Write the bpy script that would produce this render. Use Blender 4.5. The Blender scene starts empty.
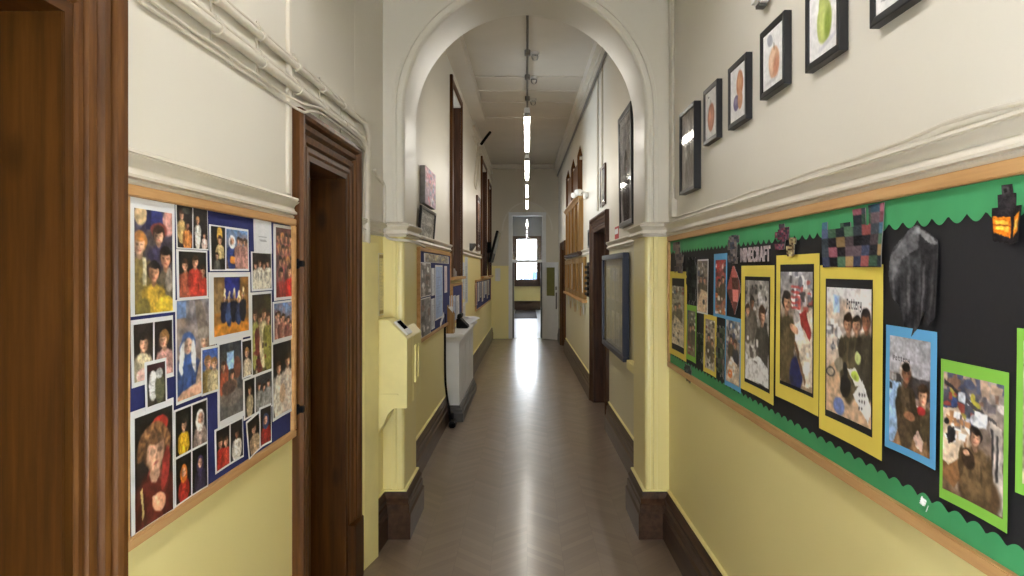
import bpy, math, random
import numpy as np
from mathutils import Vector, Matrix

F = 700.0            # focal length in pixels of the 1024 px wide frame
VX, VY = 527.0, 270.0
HC = 1.62            # eye height
SC = bpy.context.scene
COL = SC.collection
rnd = random.Random(7)

# ------------------------------------------------------------------ helpers
def lin(c):
    c = np.asarray(c, dtype=float) / 255.0
    return np.where(c <= 0.04045, c / 12.92, ((c + 0.055) / 1.055) ** 2.4)

def L4(c):
    v = lin(c)
    return (float(v[0]), float(v[1]), float(v[2]), 1.0)

# walls: X = a + b*Y + s*d   (d = distance out of the wall into the corridor)
SIDE = {'L': (-0.965, 0.0129, 1), 'R': (0.905, -0.0100, -1), 'LF': (-0.905, 0.0040, 1)}

def P(side, u, z, d=0.0):
    a, b, s = SIDE[side]
    return Vector((a + b * u + s * d, u, z))

def unp(side, px, py, d=0.015):
    """where the sight line through a photo point meets the wall: (distance along, height)"""
    a, b, s = SIDE[side]
    Y = (a + s * d) / ((px - VX) / F - b)
    return Y, HC - (py - VY) * Y / F

class MB:
    def __init__(s):
        s.v = []; s.f = []; s.mi = []
    def add(s, vs, fs, m=0):
        n = len(s.v)
        s.v += [Vector(p) for p in vs]
        s.f += [tuple(i + n for i in f) for f in fs]
        s.mi += [m] * len(fs)
        return s
    def hexa(s, p, m=0):
        return s.add(p, [(0, 3, 2, 1), (4, 5, 6, 7), (0, 1, 5, 4), (1, 2, 6, 5), (2, 3, 7, 6), (3, 0, 4, 7)], m)
    def box(s, x0, x1, y0, y1, z0, z1, m=0):
        return s.hexa([(x0, y0, z0), (x1, y0, z0), (x1, y1, z0), (x0, y1, z0), (x0, y0, z1), (x1, y0, z1), (x1, y1, z1), (x0, y1, z1)], m)
    def wbox(s, side, u0, u1, z0, z1, d0, d1, m=0):
        return s.hexa([P(side, u0, z0, d0), P(side, u0, z0, d1), P(side, u1, z0, d1), P(side, u1, z0, d0),
                       P(side, u0, z1, d0), P(side, u0, z1, d1), P(side, u1, z1, d1), P(side, u1, z1, d0)], m)
    def prism(s, pts, vec, m=0):
        n = len(pts); vec = Vector(vec)
        vs = [Vector(p) for p in pts] + [Vector(p) + vec for p in pts]
        fs = [tuple(range(n - 1, -1, -1)), tuple(range(n, 2 * n))]
        fs += [(i, (i + 1) % n, n + (i + 1) % n, n + i) for i in range(n)]
        return s.add(vs, fs, m)
    def rings(s, rings, closed=True, caps=True, m=0):
        k = len(rings[0]); vs = [p for r in rings for p in r]; fs = []
        for i in range(len(rings) - 1):
            for j in range(k if closed else k - 1):
                a = i * k + j; b = i * k + (j + 1) % k
                fs.append((a, b, b + k, a + k))
        if caps and closed:
            fs.append(tuple(range(k - 1, -1, -1)))
            fs.append(tuple(range((len(rings) - 1) * k, len(rings) * k)))
        return s.add(vs, fs, m)
    def tube(s, pts, r, n=8, m=0):
        pts = [Vector(p) for p in pts]; rings = []; ref = None
        for i, p in enumerate(pts):
            t = (pts[min(i + 1, len(pts) - 1)] - pts[max(i - 1, 0)]).normalized()
            if ref is None:
                ref = t.orthogonal().normalized()
            ref = (ref - t * ref.dot(t)).normalized()
            b = t.cross(ref)
            rr = r[i] if isinstance(r, (list, tuple)) else r
            rings.append([p + rr * (math.cos(2 * math.pi * j / n) * ref + math.sin(2 * math.pi * j / n) * b) for j in range(n)])
        return s.rings(rings, m=m)
    def sweep(s, path, prof, left=True, m=0):
        """profile (out, z) along a plan polyline with mitred corners"""
        pts = [Vector((p[0], p[1])) for p in path]; rings = []
        for i, p in enumerate(pts):
            ns = []
            for a, b in ((i - 1, i), (i, i + 1)):
                if a >= 0 and b < len(pts):
                    t = (pts[b] - pts[a]).normalized()
                    ns.append(Vector((-t.y, t.x)) if left else Vector((t.y, -t.x)))
            if len(ns) == 2:
                nn = (ns[0] + ns[1]); nn = nn / max(0.2, nn.dot(ns[0]))
            else:
                nn = ns[0]
            rings.append([(p.x + nn.x * o, p.y + nn.y * o, z) for o, z in prof])
        return s.rings(rings, closed=True, m=m)
    def build(s, name, mats, root=None, parent=None, smooth=False, bevel=0, org=None):
        """links ONE mesh object; root gives the origin of the thing it belongs to"""
        me = bpy.data.meshes.new(name)
        if org is None:
            org = Vector(root['_o']) if root is not None else None
        if org is None:
            lo = [min(v[i] for v in s.v) for i in range(3)]; hi = [max(v[i] for v in s.v) for i in range(3)]
            org = Vector(((lo[0] + hi[0]) / 2, (lo[1] + hi[1]) / 2, lo[2]))
        org = Vector(org)
        me.from_pydata([tuple(v - org) for v in s.v], [], s.f)
        if not isinstance(mats, (list, tuple)):
            mats = [mats]
        for mm in mats:
            me.materials.append(mm)
        if len(mats) > 1:
            for p, i in zip(me.polygons, s.mi):
                p.material_index = i
        me.validate()
        import bmesh
        bm = bmesh.new(); bm.from_mesh(me)
        bmesh.ops.recalc_face_normals(bm, faces=bm.faces)
        if bevel:
            es = [e for e in bm.edges if len(e.link_faces) == 2 and e.calc_face_angle(0) > 0.5]
            bmesh.ops.bevel(bm, geom=es, offset=bevel, segments=2, affect='EDGES', clamp_overlap=True)
        bm.to_mesh(me); bm.free()
        if smooth:
            for p in me.polygons:
                p.use_smooth = True
            try:
                me.set_sharp_from_angle(angle=math.radians(38))
            except Exception:
                pass
        o = bpy.data.objects.new(name, me); COL.objects.link(o)
        par = parent if parent is not None else root
        if par is not None:
            o.parent = par
        else:
            o.location = org; o['_o'] = tuple(org)
        ALL.append(o)
        return o

ALL = []
def empty(name, org):
    o = bpy.data.objects.new(name, None); COL.objects.link(o)
    o.location = org; o['_o'] = tuple(org); o.empty_display_size = 0.1; ALL.append(o)
    return o

def tag(o, label=None, cat=None, group=None, kind=None):
    if label: o['label'] = label
    if cat: o['category'] = cat
    if group: o['group'] = group
    if kind: o['kind'] = kind
    return o

def struct(o):
    o['kind'] = 'structure'; return o

# ------------------------------------------------------------------ materials
class N:
    def __init__(s, name):
        s.m = bpy.data.materials.new(name); s.m.use_nodes = True
        s.t = s.m.node_tree; s.b = s.t.nodes['Principled BSDF']
    def n(s, ty, **kw):
        x = s.t.nodes.new(ty)
        for k, v in kw.items():
            if k.startswith('_'):
                setattr(x, k[1:], v)
            else:
                x.inputs[k].default_value = v
        return x
    def l(s, a, b): s.t.links.new(a, b)
    def mix(s, fac, a, b, blend='MIX'):
        x = s.t.nodes.new('ShaderNodeMix'); x.data_type = 'RGBA'; x.blend_type = blend
        for i, v in ((0, fac), (6, a), (7, b)):
            if hasattr(v, 'links'): s.l(v, x.inputs[i])
            else: x.inputs[i].default_value = v
        return x.outputs[2]
    def math(s, op, a, b=0.0, c=0.0):
        x = s.t.nodes.new('ShaderNodeMath'); x.operation = op
        for i, v in enumerate((a, b, c)):
            if hasattr(v, 'links'): s.l(v, x.inputs[i])
            else: x.inputs[i].default_value = v
        return x.outputs[0]
    def pos(s):
        return s.n('ShaderNodeNewGeometry').outputs['Position']
    def noise(s, scale, detail=3, vec=None, stretch=None, rough=0.5):
        x = s.n('ShaderNodeTexNoise', Scale=scale, Detail=detail, Roughness=rough)
        v = vec if vec is not None else s.pos()
        if stretch:
            mp = s.n('ShaderNodeMapping'); mp.inputs['Scale'].default_value = stretch
            s.l(v, mp.inputs['Vector']); v = mp.outputs[0]
        s.l(v, x.inputs['Vector'])
        return x.outputs['Fac']
    def ramp(s, fac, stops):
        x = s.t.nodes.new('ShaderNodeValToRGB')
        e = x.color_ramp.elements
        while len(e) < len(stops): e.new(0.5)
        for i, (p, c) in enumerate(stops):
            e[i].position = p; e[i].color = c
        s.l(fac, x.inputs[0]); return x.outputs[0]
    def bump(s, h, st=0.2, dist=0.01):
        x = s.n('ShaderNodeBump', Strength=st, Distance=dist); s.l(h, x.inputs['Height']); s.l(x.outputs[0], s.b.inputs['Normal'])

def simple(name, c, rough=0.5, metal=0.0, var=0.08, scale=8.0, bump=0.0, spec=0.5):
    k = N(name); c4 = L4(c)
    nz = k.noise(scale)
    dk = tuple(x * (1 - var) for x in c4[:3]) + (1,); lt = tuple(min(1, x * (1 + var)) for x in c4[:3]) + (1,)
    k.l(k.ramp(nz, [(0.3, dk), (0.7, lt)]), k.b.inputs['Base Color'])
    k.b.inputs['Roughness'].default_value = rough; k.b.inputs['Metallic'].default_value = metal
    k.b.inputs['Specular IOR Level'].default_value = spec
    if bump: k.bump(k.noise(scale * 6), bump, 0.004)
    return k.m

CREAM = (227, 221, 207); YELLOW = (248, 234, 164)

def wallpaint(name, split, cream=CREAM, yellow=YELLOW, rough=0.42):
    k = N(name); z = k.n('ShaderNodeSeparateXYZ'); k.l(k.pos(), z.inputs[0])
    f = k.math('GREATER_THAN', z.outputs[2], split)
    nz = k.noise(1.3, 4); n2 = k.noise(14, 3)
    def v(c):
        a = L4(c); d = tuple(x * 0.93 for x in a[:3]) + (1,)
        return k.mix(nz, d, a)
    base = k.mix(f, v(yellow), v(cream))
    k.l(base, k.b.inputs['Base Color'])
    k.b.inputs['Roughness'].default_value = rough
    k.bump(k.math('ADD', n2, k.math('MULTIPLY', k.noise(55, 2), 0.5)), 0.10, 0.004)
    return k.m

def wood(name, dark, mid, light, grain=(38, 38, 2.2), rough=0.42, knots=True, coat=0.0):
    k = N(name)
    g = k.noise(1.0, 5, stretch=grain, rough=0.6)
    c = k.ramp(g, [(0.25, L4(dark)), (0.5, L4(mid)), (0.78, L4(light))])
    if knots:
        mp = k.n('ShaderNodeMapping'); mp.inputs['Scale'].default_value = tuple(5.5 if x > 10 else 2.6 for x in grain)
        k.l(k.pos(), mp.inputs['Vector'])
        vo = k.n('ShaderNodeTexVoronoi', Scale=1.0); k.l(mp.outputs[0], vo.inputs['Vector'])
        kn = k.ramp(vo.outputs['Distance'], [(0.06, (1, 1, 1, 1)), (0.19, (0, 0, 0, 1))])
        kd = tuple(x * 0.25 for x in L4(dark)[:3]) + (1,)
        c = k.mix(k.math('MULTIPLY', kn, 0.8), c, kd)
    k.l(c, k.b.inputs['Base Color'])
    k.b.inputs['Roughness'].default_value = rough
    k.b.inputs['Coat Weight'].default_value = coat; k.b.inputs['Coat Roughness'].default_value = 0.2
    k.b.inputs['Specular IOR Level'].default_value = 0.22
    k.bump(g, 0.12, 0.003)
    return k.m

def vcol(name, rough=0.45, spec=0.4):
    k = N(name); a = k.n('ShaderNodeVertexColor', _layer_name='print_ink')
    k.l(a.outputs[0], k.b.inputs['Base Color']); k.b.inputs['Roughness'].default_value = rough
    k.b.inputs['Specular IOR Level'].default_value = spec
    return k.m

def emit(name, c, st):
    k = N(name); k.b.inputs['Base Color'].default_value = L4(c)
    k.b.inputs['Emission Color'].default_value = L4(c); k.b.inputs['Emission Strength'].default_value = st
    return k.m

def pane(name, tint=(255, 255, 255), refl=0.09, rough=0.03, fk=1.0):
    k = N(name); t = k.t
    tr = k.n('ShaderNodeBsdfTransparent'); tr.inputs[0].default_value = L4(tint)
    gl = k.n('ShaderNodeBsdfGlossy'); gl.inputs['Roughness'].default_value = rough
    fr = k.n('ShaderNodeFresnel', IOR=1.5)
    mx = k.n('ShaderNodeMixShader')
    k.l(k.math('MULTIPLY_ADD', fr.outputs[0], fk, refl - 0.04 * fk), mx.inputs[0]); k.l(tr.outputs[0], mx.inputs[1]); k.l(gl.outputs[0], mx.inputs[2])
    k.l(mx.outputs[0], t.nodes['Material Output'].inputs['Surface'])
    return k.m

def floor_mat():
    k = N('polished_parquet'); sp = k.n('ShaderNodeSeparateXYZ'); k.l(k.pos(), sp.inputs[0])
    x, y = sp.outputs[0], sp.outputs[1]
    W, T = 0.20, 0.065
    xs = k.math('DIVIDE', x, W); colid = k.math('FLOOR', xs)
    zz = k.math('MULTIPLY', k.math('PINGPONG', xs, 1.0), W)
    v = k.math('DIVIDE', k.math('ADD', y, zz), T); pid = k.math('FLOOR', v)
    cm = k.n('ShaderNodeCombineXYZ'); k.l(colid, cm.inputs[0]); k.l(pid, cm.inputs[1])
    wn = k.n('ShaderNodeTexWhiteNoise'); k.l(cm.outputs[0], wn.inputs[0])
    c = k.ramp(wn.outputs['Value'], [(0.0, L4((124, 106, 89))), (0.5, L4((132, 113, 95))), (1.0, L4((140, 120, 101)))])
    g = k.noise(4, 5, rough=0.6)
    c = k.mix(k.math('MULTIPLY', g, 0.5), c, L4((122, 102, 84)))
    e1 = k.math('LESS_THAN', k.math('FRACT', v), 0.035); e2 = k.math('LESS_THAN', k.math('FRACT', xs), 0.012)
    c = k.mix(k.math('MULTIPLY', k.math('MAXIMUM', e1, e2), 0.30), c, L4((70, 56, 46)))
    k.l(c, k.b.inputs['Base Color'])
    r = k.n('ShaderNodeMapRange'); r.inputs['To Min'].default_value = 0.30; r.inputs['To Max'].default_value = 0.45
    k.l(k.noise(2.2, 5, stretch=(2.5, 1, 1), rough=0.65), r.inputs[0]); k.l(r.outputs[0], k.b.inputs['Roughness'])
    k.b.inputs['Specular IOR Level'].default_value = 0.5
    k.b.inputs['Coat Weight'].default_value = 0.55; k.b.inputs['Coat Roughness'].default_value = 0.17
    h = k.math('ADD', k.math('MULTIPLY', wn.outputs['Value'], 0.04), k.noise(3.5, 2))
    k.bump(h, 0.008, 0.02)
    return k.m

M = {}
M['wall'] = wallpaint('wall_paint_cream_over_yellow', 1.845)
M['wall_far'] = wallpaint('far_wall_paint', 1.845)
M['wall_right_far'] = wallpaint('far_right_wall_paint', 1.845, yellow=(228, 221, 188))
M['wall_end'] = wallpaint('end_wall_paint', 1.72, cream=(216, 206, 184))
M['arch'] = wallpaint('arch_gloss_paint', 1.845, rough=0.3)
M['cream'] = simple('cream_gloss_paint', (222, 214, 198), 0.35, var=0.04)
M['ceil'] = simple('ceiling_paint', (214, 206, 192), 0.6, var=0.04, scale=2)
M['yellow'] = simple('yellow_gloss_paint', (248, 235, 164), 0.35, var=0.04)
M['floor'] = floor_mat()
M['pine'] = wood('stained_pine', (50, 28, 6), (74, 43, 11), (94, 58, 20), coat=0.0)
M['pine_h'] = wood('stained_pine_across', (50, 28, 6), (74, 43, 11), (94, 58, 20), grain=(38, 2.2, 38), coat=0.0)
M['arch_wood'] = wood('moulded_pine', (58, 33, 10), (88, 53, 20), (118, 78, 38), knots=False, coat=0.08)
M['skirt'] = wood('dark_skirting_wood', (46, 29, 18), (68, 45, 30), (88, 61, 42), grain=(30, 1.5, 30), knots=False, coat=0.4)
M['mahog'] = wood('red_brown_wood', (46, 28, 18), (72, 45, 29), (94, 62, 42), knots=False, coat=0.2)
M['oak'] = wood('light_board_frame_wood', (172, 128, 80), (198, 154, 102), (212, 172, 122), grain=(30, 1.6, 30), knots=False)
M['honey'] = wood('honey_wood', (118, 84, 38), (152, 114, 58), (180, 142, 82), knots=False, coat=0.3)
M['navy'] = simple('navy_felt', (38, 44, 104), 0.9, var=0.1, scale=60)
M['blackp'] = simple('black_sugar_paper', (24, 22, 26), 0.75, var=0.12, scale=5, bump=0.2)
M['greenp'] = simple('green_border_paper', (66, 156, 98), 0.7, var=0.08, scale=6, bump=0.15)
M['paper'] = simple('white_paper', (232, 232, 234), 0.6, var=0.02)
M['mount_y'] = simple('yellow_card', (236, 214, 92), 0.7, var=0.04)
M['mount_b'] = simple('blue_card', (98, 172, 222), 0.7, var=0.04)
M['mount_g'] = simple('lime_card', (134, 196, 72), 0.7, var=0.04)
M['black'] = simple('black_frame_paint', (28, 28, 33), 0.35, var=0.1)
M['blackpl'] = simple('black_plastic', (14, 14, 16), 0.55, var=0.1, spec=0.12)
M['bluef'] = simple('blue_metal_frame', (34, 46, 78), 0.35, var=0.05)
M['white'] = simple('white_gloss_paint', (226, 226, 224), 0.35, var=0.03)
M['whitepl'] = simple('white_plastic', (230, 228, 222), 0.35, var=0.02)
M['pipe'] = simple('cream_painted_pipe', (214, 206, 190), 0.35, var=0.06, scale=20)
M['grey'] = simple('grey_metal', (130, 126, 120), 0.4, metal=0.6)
M['darkgrey'] = simple('dark_grey_paint', (72, 70, 68), 0.45)
M['print'] = vcol('printed_photo')
M['printm'] = vcol('printed_matt', 0.85, 0.15)
M['glass'] = pane('window_pane', refl=0.06)
M['pglass'] = pane('picture_glass', refl=0.04, rough=0.05, fk=0.3)
M['tube'] = emit('lit_tube_diffuser', (255, 249, 238), 30.0)
M['tube_n'] = emit('lit_tube_diffuser_near', (253, 251, 251), 40.0)
M['red'] = simple('red_sign', (190, 40, 40), 0.5)
M['mat'] = simple('dark_door_mat', (52, 48, 56), 0.95, var=0.2, scale=80)
M['roofb'] = simple('blue_grey_roof', (36, 60, 86), 0.7)
M['brick'] = simple('pale_render', (190, 186, 180), 0.8)
M['cork'] = simple('pale_board_backing', (204, 206, 200), 0.8, var=0.06, scale=40)
M['olive'] = simple('olive_blind', (120, 118, 60), 0.7)
M['dimmed'] = pane('daylight_dimming_pane', (196, 200, 204), refl=0.05)  # tint added to weaken daylight from the first tall window
M['tinted'] = pane('daylight_cutting_pane', (120, 124, 128), refl=0.05)  # darker tint added to hold back daylight at the corridor's far end
M['display'] = simple('dark_display_face', (10, 10, 12), 0.9, spec=0.0)
M['greyp'] = simple('grey_pin_paper', (150, 146, 146), 0.7, var=0.15, scale=30)

# ------------------------------------------------------------------ painting the printed photographs
class Cv:
    """small painting surface; x,y run 0..1 from the top left, asp = width/height"""
    def __init__(s, nx, ny, top, bot, seed=0, blot=0.10, bs=6):
        s.nx, s.ny = nx, ny
        s.r = np.random.RandomState(seed)
        t = np.linspace(0, 1, ny)[:, None, None]
        s.a = np.array(top, float)[None, None] * (1 - t) + np.array(bot, float)[None, None] * t
        s.a = np.repeat(s.a, nx, axis=1)
        s.X, s.Y = np.meshgrid(np.linspace(0, 1, nx), np.linspace(0, 1, ny))
        s.asp = nx / ny
        for i in range(bs * 3):
            s.e(s.r.rand(), s.r.rand(), 0.05 + 0.15 * s.r.rand(), 0.04 + 0.12 * s.r.rand(), s.a[s.r.randint(ny), s.r.randint(nx)] * (1 + blot * 4 * (s.r.rand() - 0.5)), soft=0.6, al=0.5)
    def put(s, m, c, al=1.0):
        m = np.clip(m, 0, 1)[..., None] * al
        s.a = s.a * (1 - m) + np.array(c, float) * m
        return s
    def e(s, cx, cy, rx, ry, c, ang=0, soft=0.18, al=1.0):
        dx = (s.X - cx) * s.asp; dy = s.Y - cy; rx = rx * s.asp
        if ang:
            ca, sa = math.cos(ang), math.sin(ang); dx, dy = dx * ca + dy * sa, -dx * sa + dy * ca
        d = np.sqrt((dx / max(rx, 1e-4)) ** 2 + (dy / max(ry, 1e-4)) ** 2)
        return s.put((1 + soft / 2 - d) / soft, c, al)
    def rc(s, x0, y0, x1, y1, c, al=1.0):
        k = 1.0 * s.nx; q = 1.0 * s.ny
        m = np.clip((s.X - x0) * k + .5, 0, 1) * np.clip((x1 - s.X) * k + .5, 0, 1) * np.clip((s.Y - y0) * q + .5, 0, 1) * np.clip((y1 - s.Y) * q + .5, 0, 1)
        return s.put(m, c, al)
    def pl(s, pts, c, al=1.0):
        ins = np.zeros_like(s.X, bool); n = len(pts)
        for i in range(n):
            (x0, y0), (x1, y1) = pts[i], pts[(i + 1) % n]
            if abs(y1 - y0) < 1e-6: continue
            cr = ((s.Y >= y0) != (s.Y >= y1)) & (s.X < (x1 - x0) * (s.Y - y0) / (y1 - y0) + x0)
            ins ^= cr
        return s.put(ins.astype(float), c, al)
    def p(s, cx, cy, r, skin, hair, cloth, wide=1.0, look=0.0, hood=None, leg=None, long=2.9):
        """a figure: torso, sleeves, neck, head, hair or hood, face; r = head half-height"""
        k = 1.0 / s.asp; look = look + (s.r.rand() - .5) * 1.0; cx = cx + (s.r.rand() - .5) * .02; hair = np.array(hair, float) * (.8 + .5 * s.r.rand())
        cl = np.array(cloth, float)
        s.e(cx, cy + r * (1.1 + long), r * 1.75 * k * wide, r * long, cl, soft=0.12)
        s.e(cx - r * 1.45 * k * wide, cy + r * 3.2, r * 0.5 * k, r * 1.7, cl * 0.78, ang=0.12, soft=0.3)
        s.e(cx + r * 1.45 * k * wide, cy + r * 3.2, r * 0.5 * k, r * 1.7, cl * 0.86, ang=-0.12, soft=0.3)
        for i in range(3):
            s.e(cx + (i - 1) * r * 0.8 * k, cy + r * (2.6 + s.r.rand() * 2.4), r * 0.16 * k, r * 1.1, np.clip(cl * (1.22 if i % 2 else 0.66), 0, 255), ang=0.25 * (s.r.rand() - .5), soft=0.7, al=0.7)
        if leg is not None:
            s.e(cx, cy + r * (1.1 + long * 2), r * 1.2 * k, r * 2.4, leg)
        sk = np.array(skin, float)
        s.e(cx, cy + r * 1.05, r * 0.42 * k, r * 0.5, sk * 0.72)
        if hood is not None:
            s.e(cx, cy + r * 0.35, r * 1.25 * k, r * 1.75, hood, soft=0.15)
        else:
            s.e(cx, cy - r * 0.18, r * 0.98 * k, r * 1.08, hair, soft=0.15)
        fx = cx + look * r * 0.25 * k
        s.e(fx, cy + r * 0.12, r * 0.72 * k, r * 0.88, sk, soft=0.18)
        s.e(fx - r * 0.5 * k, cy + r * 0.2, r * 0.25 * k, r * 0.6, sk * 0.78, soft=0.6, al=0.7)
        if hood is None:
            s.e(fx, cy - r * 0.62, r * 0.72 * k, r * 0.36, hair, soft=0.3)
        for q in (-1, 1):
            s.e(fx + q * r * 0.3 * k, cy + r * 0.04, r * 0.2 * k, r * 0.12, sk * 0.32, soft=0.8, al=0.75)
        s.e(fx + 0.04 * r * k, cy + r * 0.32, r * 0.1 * k, r * 0.16, sk * 0.78, soft=0.5, al=0.8)
        s.e(fx, cy + r * 0.6, r * 0.26 * k, r * 0.09, (150, 70, 66), soft=0.7, al=0.7)
        sd = -1 if s.r.rand() < .5 else 1
        s.e(fx + sd * r * .5 * k, cy + r * .2, r * .42 * k, r * .95, sk * .45, soft=.9, al=.55)
        s.e(fx - sd * r * .35 * k, cy + r * .25, r * .25 * k, r * .3, np.clip(sk * 1.15, 0, 250), soft=.9, al=.5)
        return s
    def clutter(s, n, x0, y0, x1, y1, cols, sz=0.05):
        for i in range(n):
            c = cols[s.r.randint(len(cols))]; x = x0 + (x1 - x0) * s.r.rand(); y = y0 + (y1 - y0) * s.r.rand()
            w = sz * (0.4 + s.r.rand()); h = sz * (0.3 + s.r.rand()) * s.asp
            if s.r.rand() < 0.6: s.rc(x - w, y - h, x + w, y + h, c, 0.9)
            else: s.e(x, y, w, h, c)
        return s
    def sm(s, n):
        """smooth random field, 0..1, n cells across"""
        g = s.r.rand(max(3, int(n / s.asp) + 2), max(3, n + 1)); gy = np.linspace(0, g.shape[0] - 1.001, s.ny); gx = np.linspace(0, g.shape[1] - 1.001, s.nx)
        iy = gy.astype(int); ix = gx.astype(int); fy = (gy - iy)[:, None]; fx = (gx - ix)[None]; fy = fy * fy * (3 - 2 * fy); fx = fx * fx * (3 - 2 * fx)
        return (g[np.ix_(iy, ix)] * (1 - fx) + g[np.ix_(iy, ix + 1)] * fx) * (1 - fy) + (g[np.ix_(iy + 1, ix)] * (1 - fx) + g[np.ix_(iy + 1, ix + 1)] * fx) * fy
    def done(s, grain=9, warp=.017, shade=.30):
        wx = (s.sm(7) - .5) * 2 * warp + (s.sm(15) - .5) * warp; wy = (s.sm(7) - .5) * 2 * warp * s.asp + (s.sm(15) - .5) * warp * s.asp
        sx = np.clip((s.X + wx) * (s.nx - 1), 0, s.nx - 1.001); sy = np.clip((s.Y + wy) * (s.ny - 1), 0, s.ny - 1.001)
        ix = sx.astype(int); iy = sy.astype(int); fx = (sx - ix)[..., None]; fy = (sy - iy)[..., None]; A = s.a
        A = (A[iy, ix] * (1 - fx) + A[iy, ix + 1] * fx) * (1 - fy) + (A[iy + 1, ix] * (1 - fx) + A[iy + 1, ix + 1] * fx) * fy
        f = 1 + shade * ((s.sm(6) - .5) * .8 + (s.sm(13) - .5) * .9 + (s.sm(24) - .5) * .8)
        A = A * f[..., None] + (s.sm(18)[..., None] - .5) * 22 * shade + s.r.randn(s.ny, s.nx, 1) * grain * shade
        A = (A - 105) * (1 + .5 * shade) + 105 + 30 * shade
        return np.clip(A, 2, 250)

def paint_mesh(name, pos, img, root, parent=None, mat='print', cut=None):
    """pos(fx,fy) -> world point; img = array (ny,nx,3); cut = boolean mask of kept cells for a cut-out"""
    ny, nx = img.shape[:2]; org = Vector(root['_o'])
    vs = [pos(i / (nx - 1), j / (ny - 1)) - org for j in range(ny) for i in range(nx)]
    fs = [(j * nx + i, j * nx + i + 1, (j + 1) * nx + i + 1, (j + 1) * nx + i) for j in range(ny - 1) for i in range(nx - 1) if cut is None or cut[j, i]]
    me = bpy.data.meshes.new(name); me.from_pydata([tuple(v) for v in vs], [], fs)
    at = me.color_attributes.new('print_ink', 'FLOAT_COLOR', 'POINT')
    c = np.ones((ny * nx, 4), np.float32); c[:, :3] = lin(img.reshape(-1, 3))
    at.data.foreach_set('color', c.ravel())
    me.materials.append(M[mat])
    o = bpy.data.objects.new(name, me); COL.objects.link(o); o.parent = parent or root; ALL.append(o)
    return o

def sheet(side, q, d, mat, name, label, cat, group, prints, tilt=0.0, curl=0.003, backing=None, th=0.0012):
    """a sheet of paper or card pinned flat on a wall board; q = (left px, right px, top px at left, bottom px at left)"""
    ul, zt = unp(side, q[0], q[2], d + th); _, zb = unp(side, q[0], q[3], d + th); ur, _ = unp(side, q[1], q[3], d + th)
    uc, zc = (ul + ur) / 2, (zt + zb) / 2
    ca, sa = math.cos(tilt), math.sin(tilt); fl = 1 if ur > ul else -1
    def pos(fx, fy, dd=0.0):
        u = ul + (ur - ul) * fx - uc; z = zt + (zb - zt) * fy - zc
        cu = curl * ((2 * fx - 1) ** 2) * max(0.0, (fy - 0.1))
        return P(side, uc + u * ca - z * sa * fl, zc + u * sa * fl + z * ca, d + dd + cu)
    n = 6; mb = MB(); 
    front = [[pos(i / n, j / n, th) for i in range(n + 1)] for j in range(n + 1)]
    back = [[pos(i / n, j / n, 0) for i in range(n + 1)] for j in range(n + 1)]
    vs = [p for r in front for p in r] + [p for r in back for p in r]; K = (n + 1) ** 2; fs = []
    for j in range(n):
        for i in range(n):
            a = j * (n + 1) + i; fs.append((a, a + 1, a + n + 2, a + n + 1)); fs.append((K + a, K + a + n + 1, K + a + n + 2, K + a + 1))
    for i in range(n):
        a = i; fs.append((a + 1, a, K + a, K + a + 1)); a = n * (n + 1) + i; fs.append((a, a + 1, K + a + 1, K + a))
        a = i * (n + 1); fs.append((a, a + n + 1, K + a + n + 1, K + a)); a = a + n; fs.append((a + n + 1, a, K + a, K + a + n + 1))
    mb.add(vs, fs)
    root = mb.build(name, M[mat], org=pos(0.5, 1.0, 0))
    tag(root, label, cat, group)
    top = th; hold = None
    if backing:
        x0, y0, x1, y1 = backing
        b = MB(); k = 8
        b.add([pos(x0 + (x1 - x0) * i / k, y0 + (y1 - y0) * j / k, th + 0.0008) for j in range(k + 1) for i in range(k + 1)],
              [(j * (k + 1) + i, j * (k + 1) + i + 1, (j + 1) * (k + 1) + i + 1, (j + 1) * (k + 1) + i) for j in range(k) for i in range(k)])
        hold = b.build('backing_card', M['blackp'], root)
        top = th + 0.0008
    for (x0, y0, x1, y1, img) in prints:
        paint_mesh('print', lambda fx, fy: pos(x0 + (x1 - x0) * fx, y0 + (y1 - y0) * fy, top + 0.0007), img, root, parent=hold)
    return root, pos

# ------------------------------------------------------------------ the setting
Y0, YA, YB, YE = -2.6, 4.25, 4.72, 16.5     # back wall, arch front, arch back, end wall
ZN, ZF = 4.1, 4.10                          # ceiling heights
XJL, XJR = -0.745, 0.716                    # arch jambs
XC, RA, ZS = (XJL + XJR) / 2, (XJR - XJL) / 2, 2.60

def wall(name, side, y0, y1, openings, th, mat, z1):
    mb = MB(); ys = y0
    for (a, b, za, zb) in sorted(openings):
        mb.wbox(side, ys, a, 0, z1, -th, 0)
        if za > 0: mb.wbox(side, a, b, 0, za, -th, 0)
        mb.wbox(side, a, b, zb, z1, -th, 0)
        ys = b
    mb.wbox(side, ys, y1, 0, z1, -th, 0)
    return struct(mb.build(name, mat))

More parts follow.
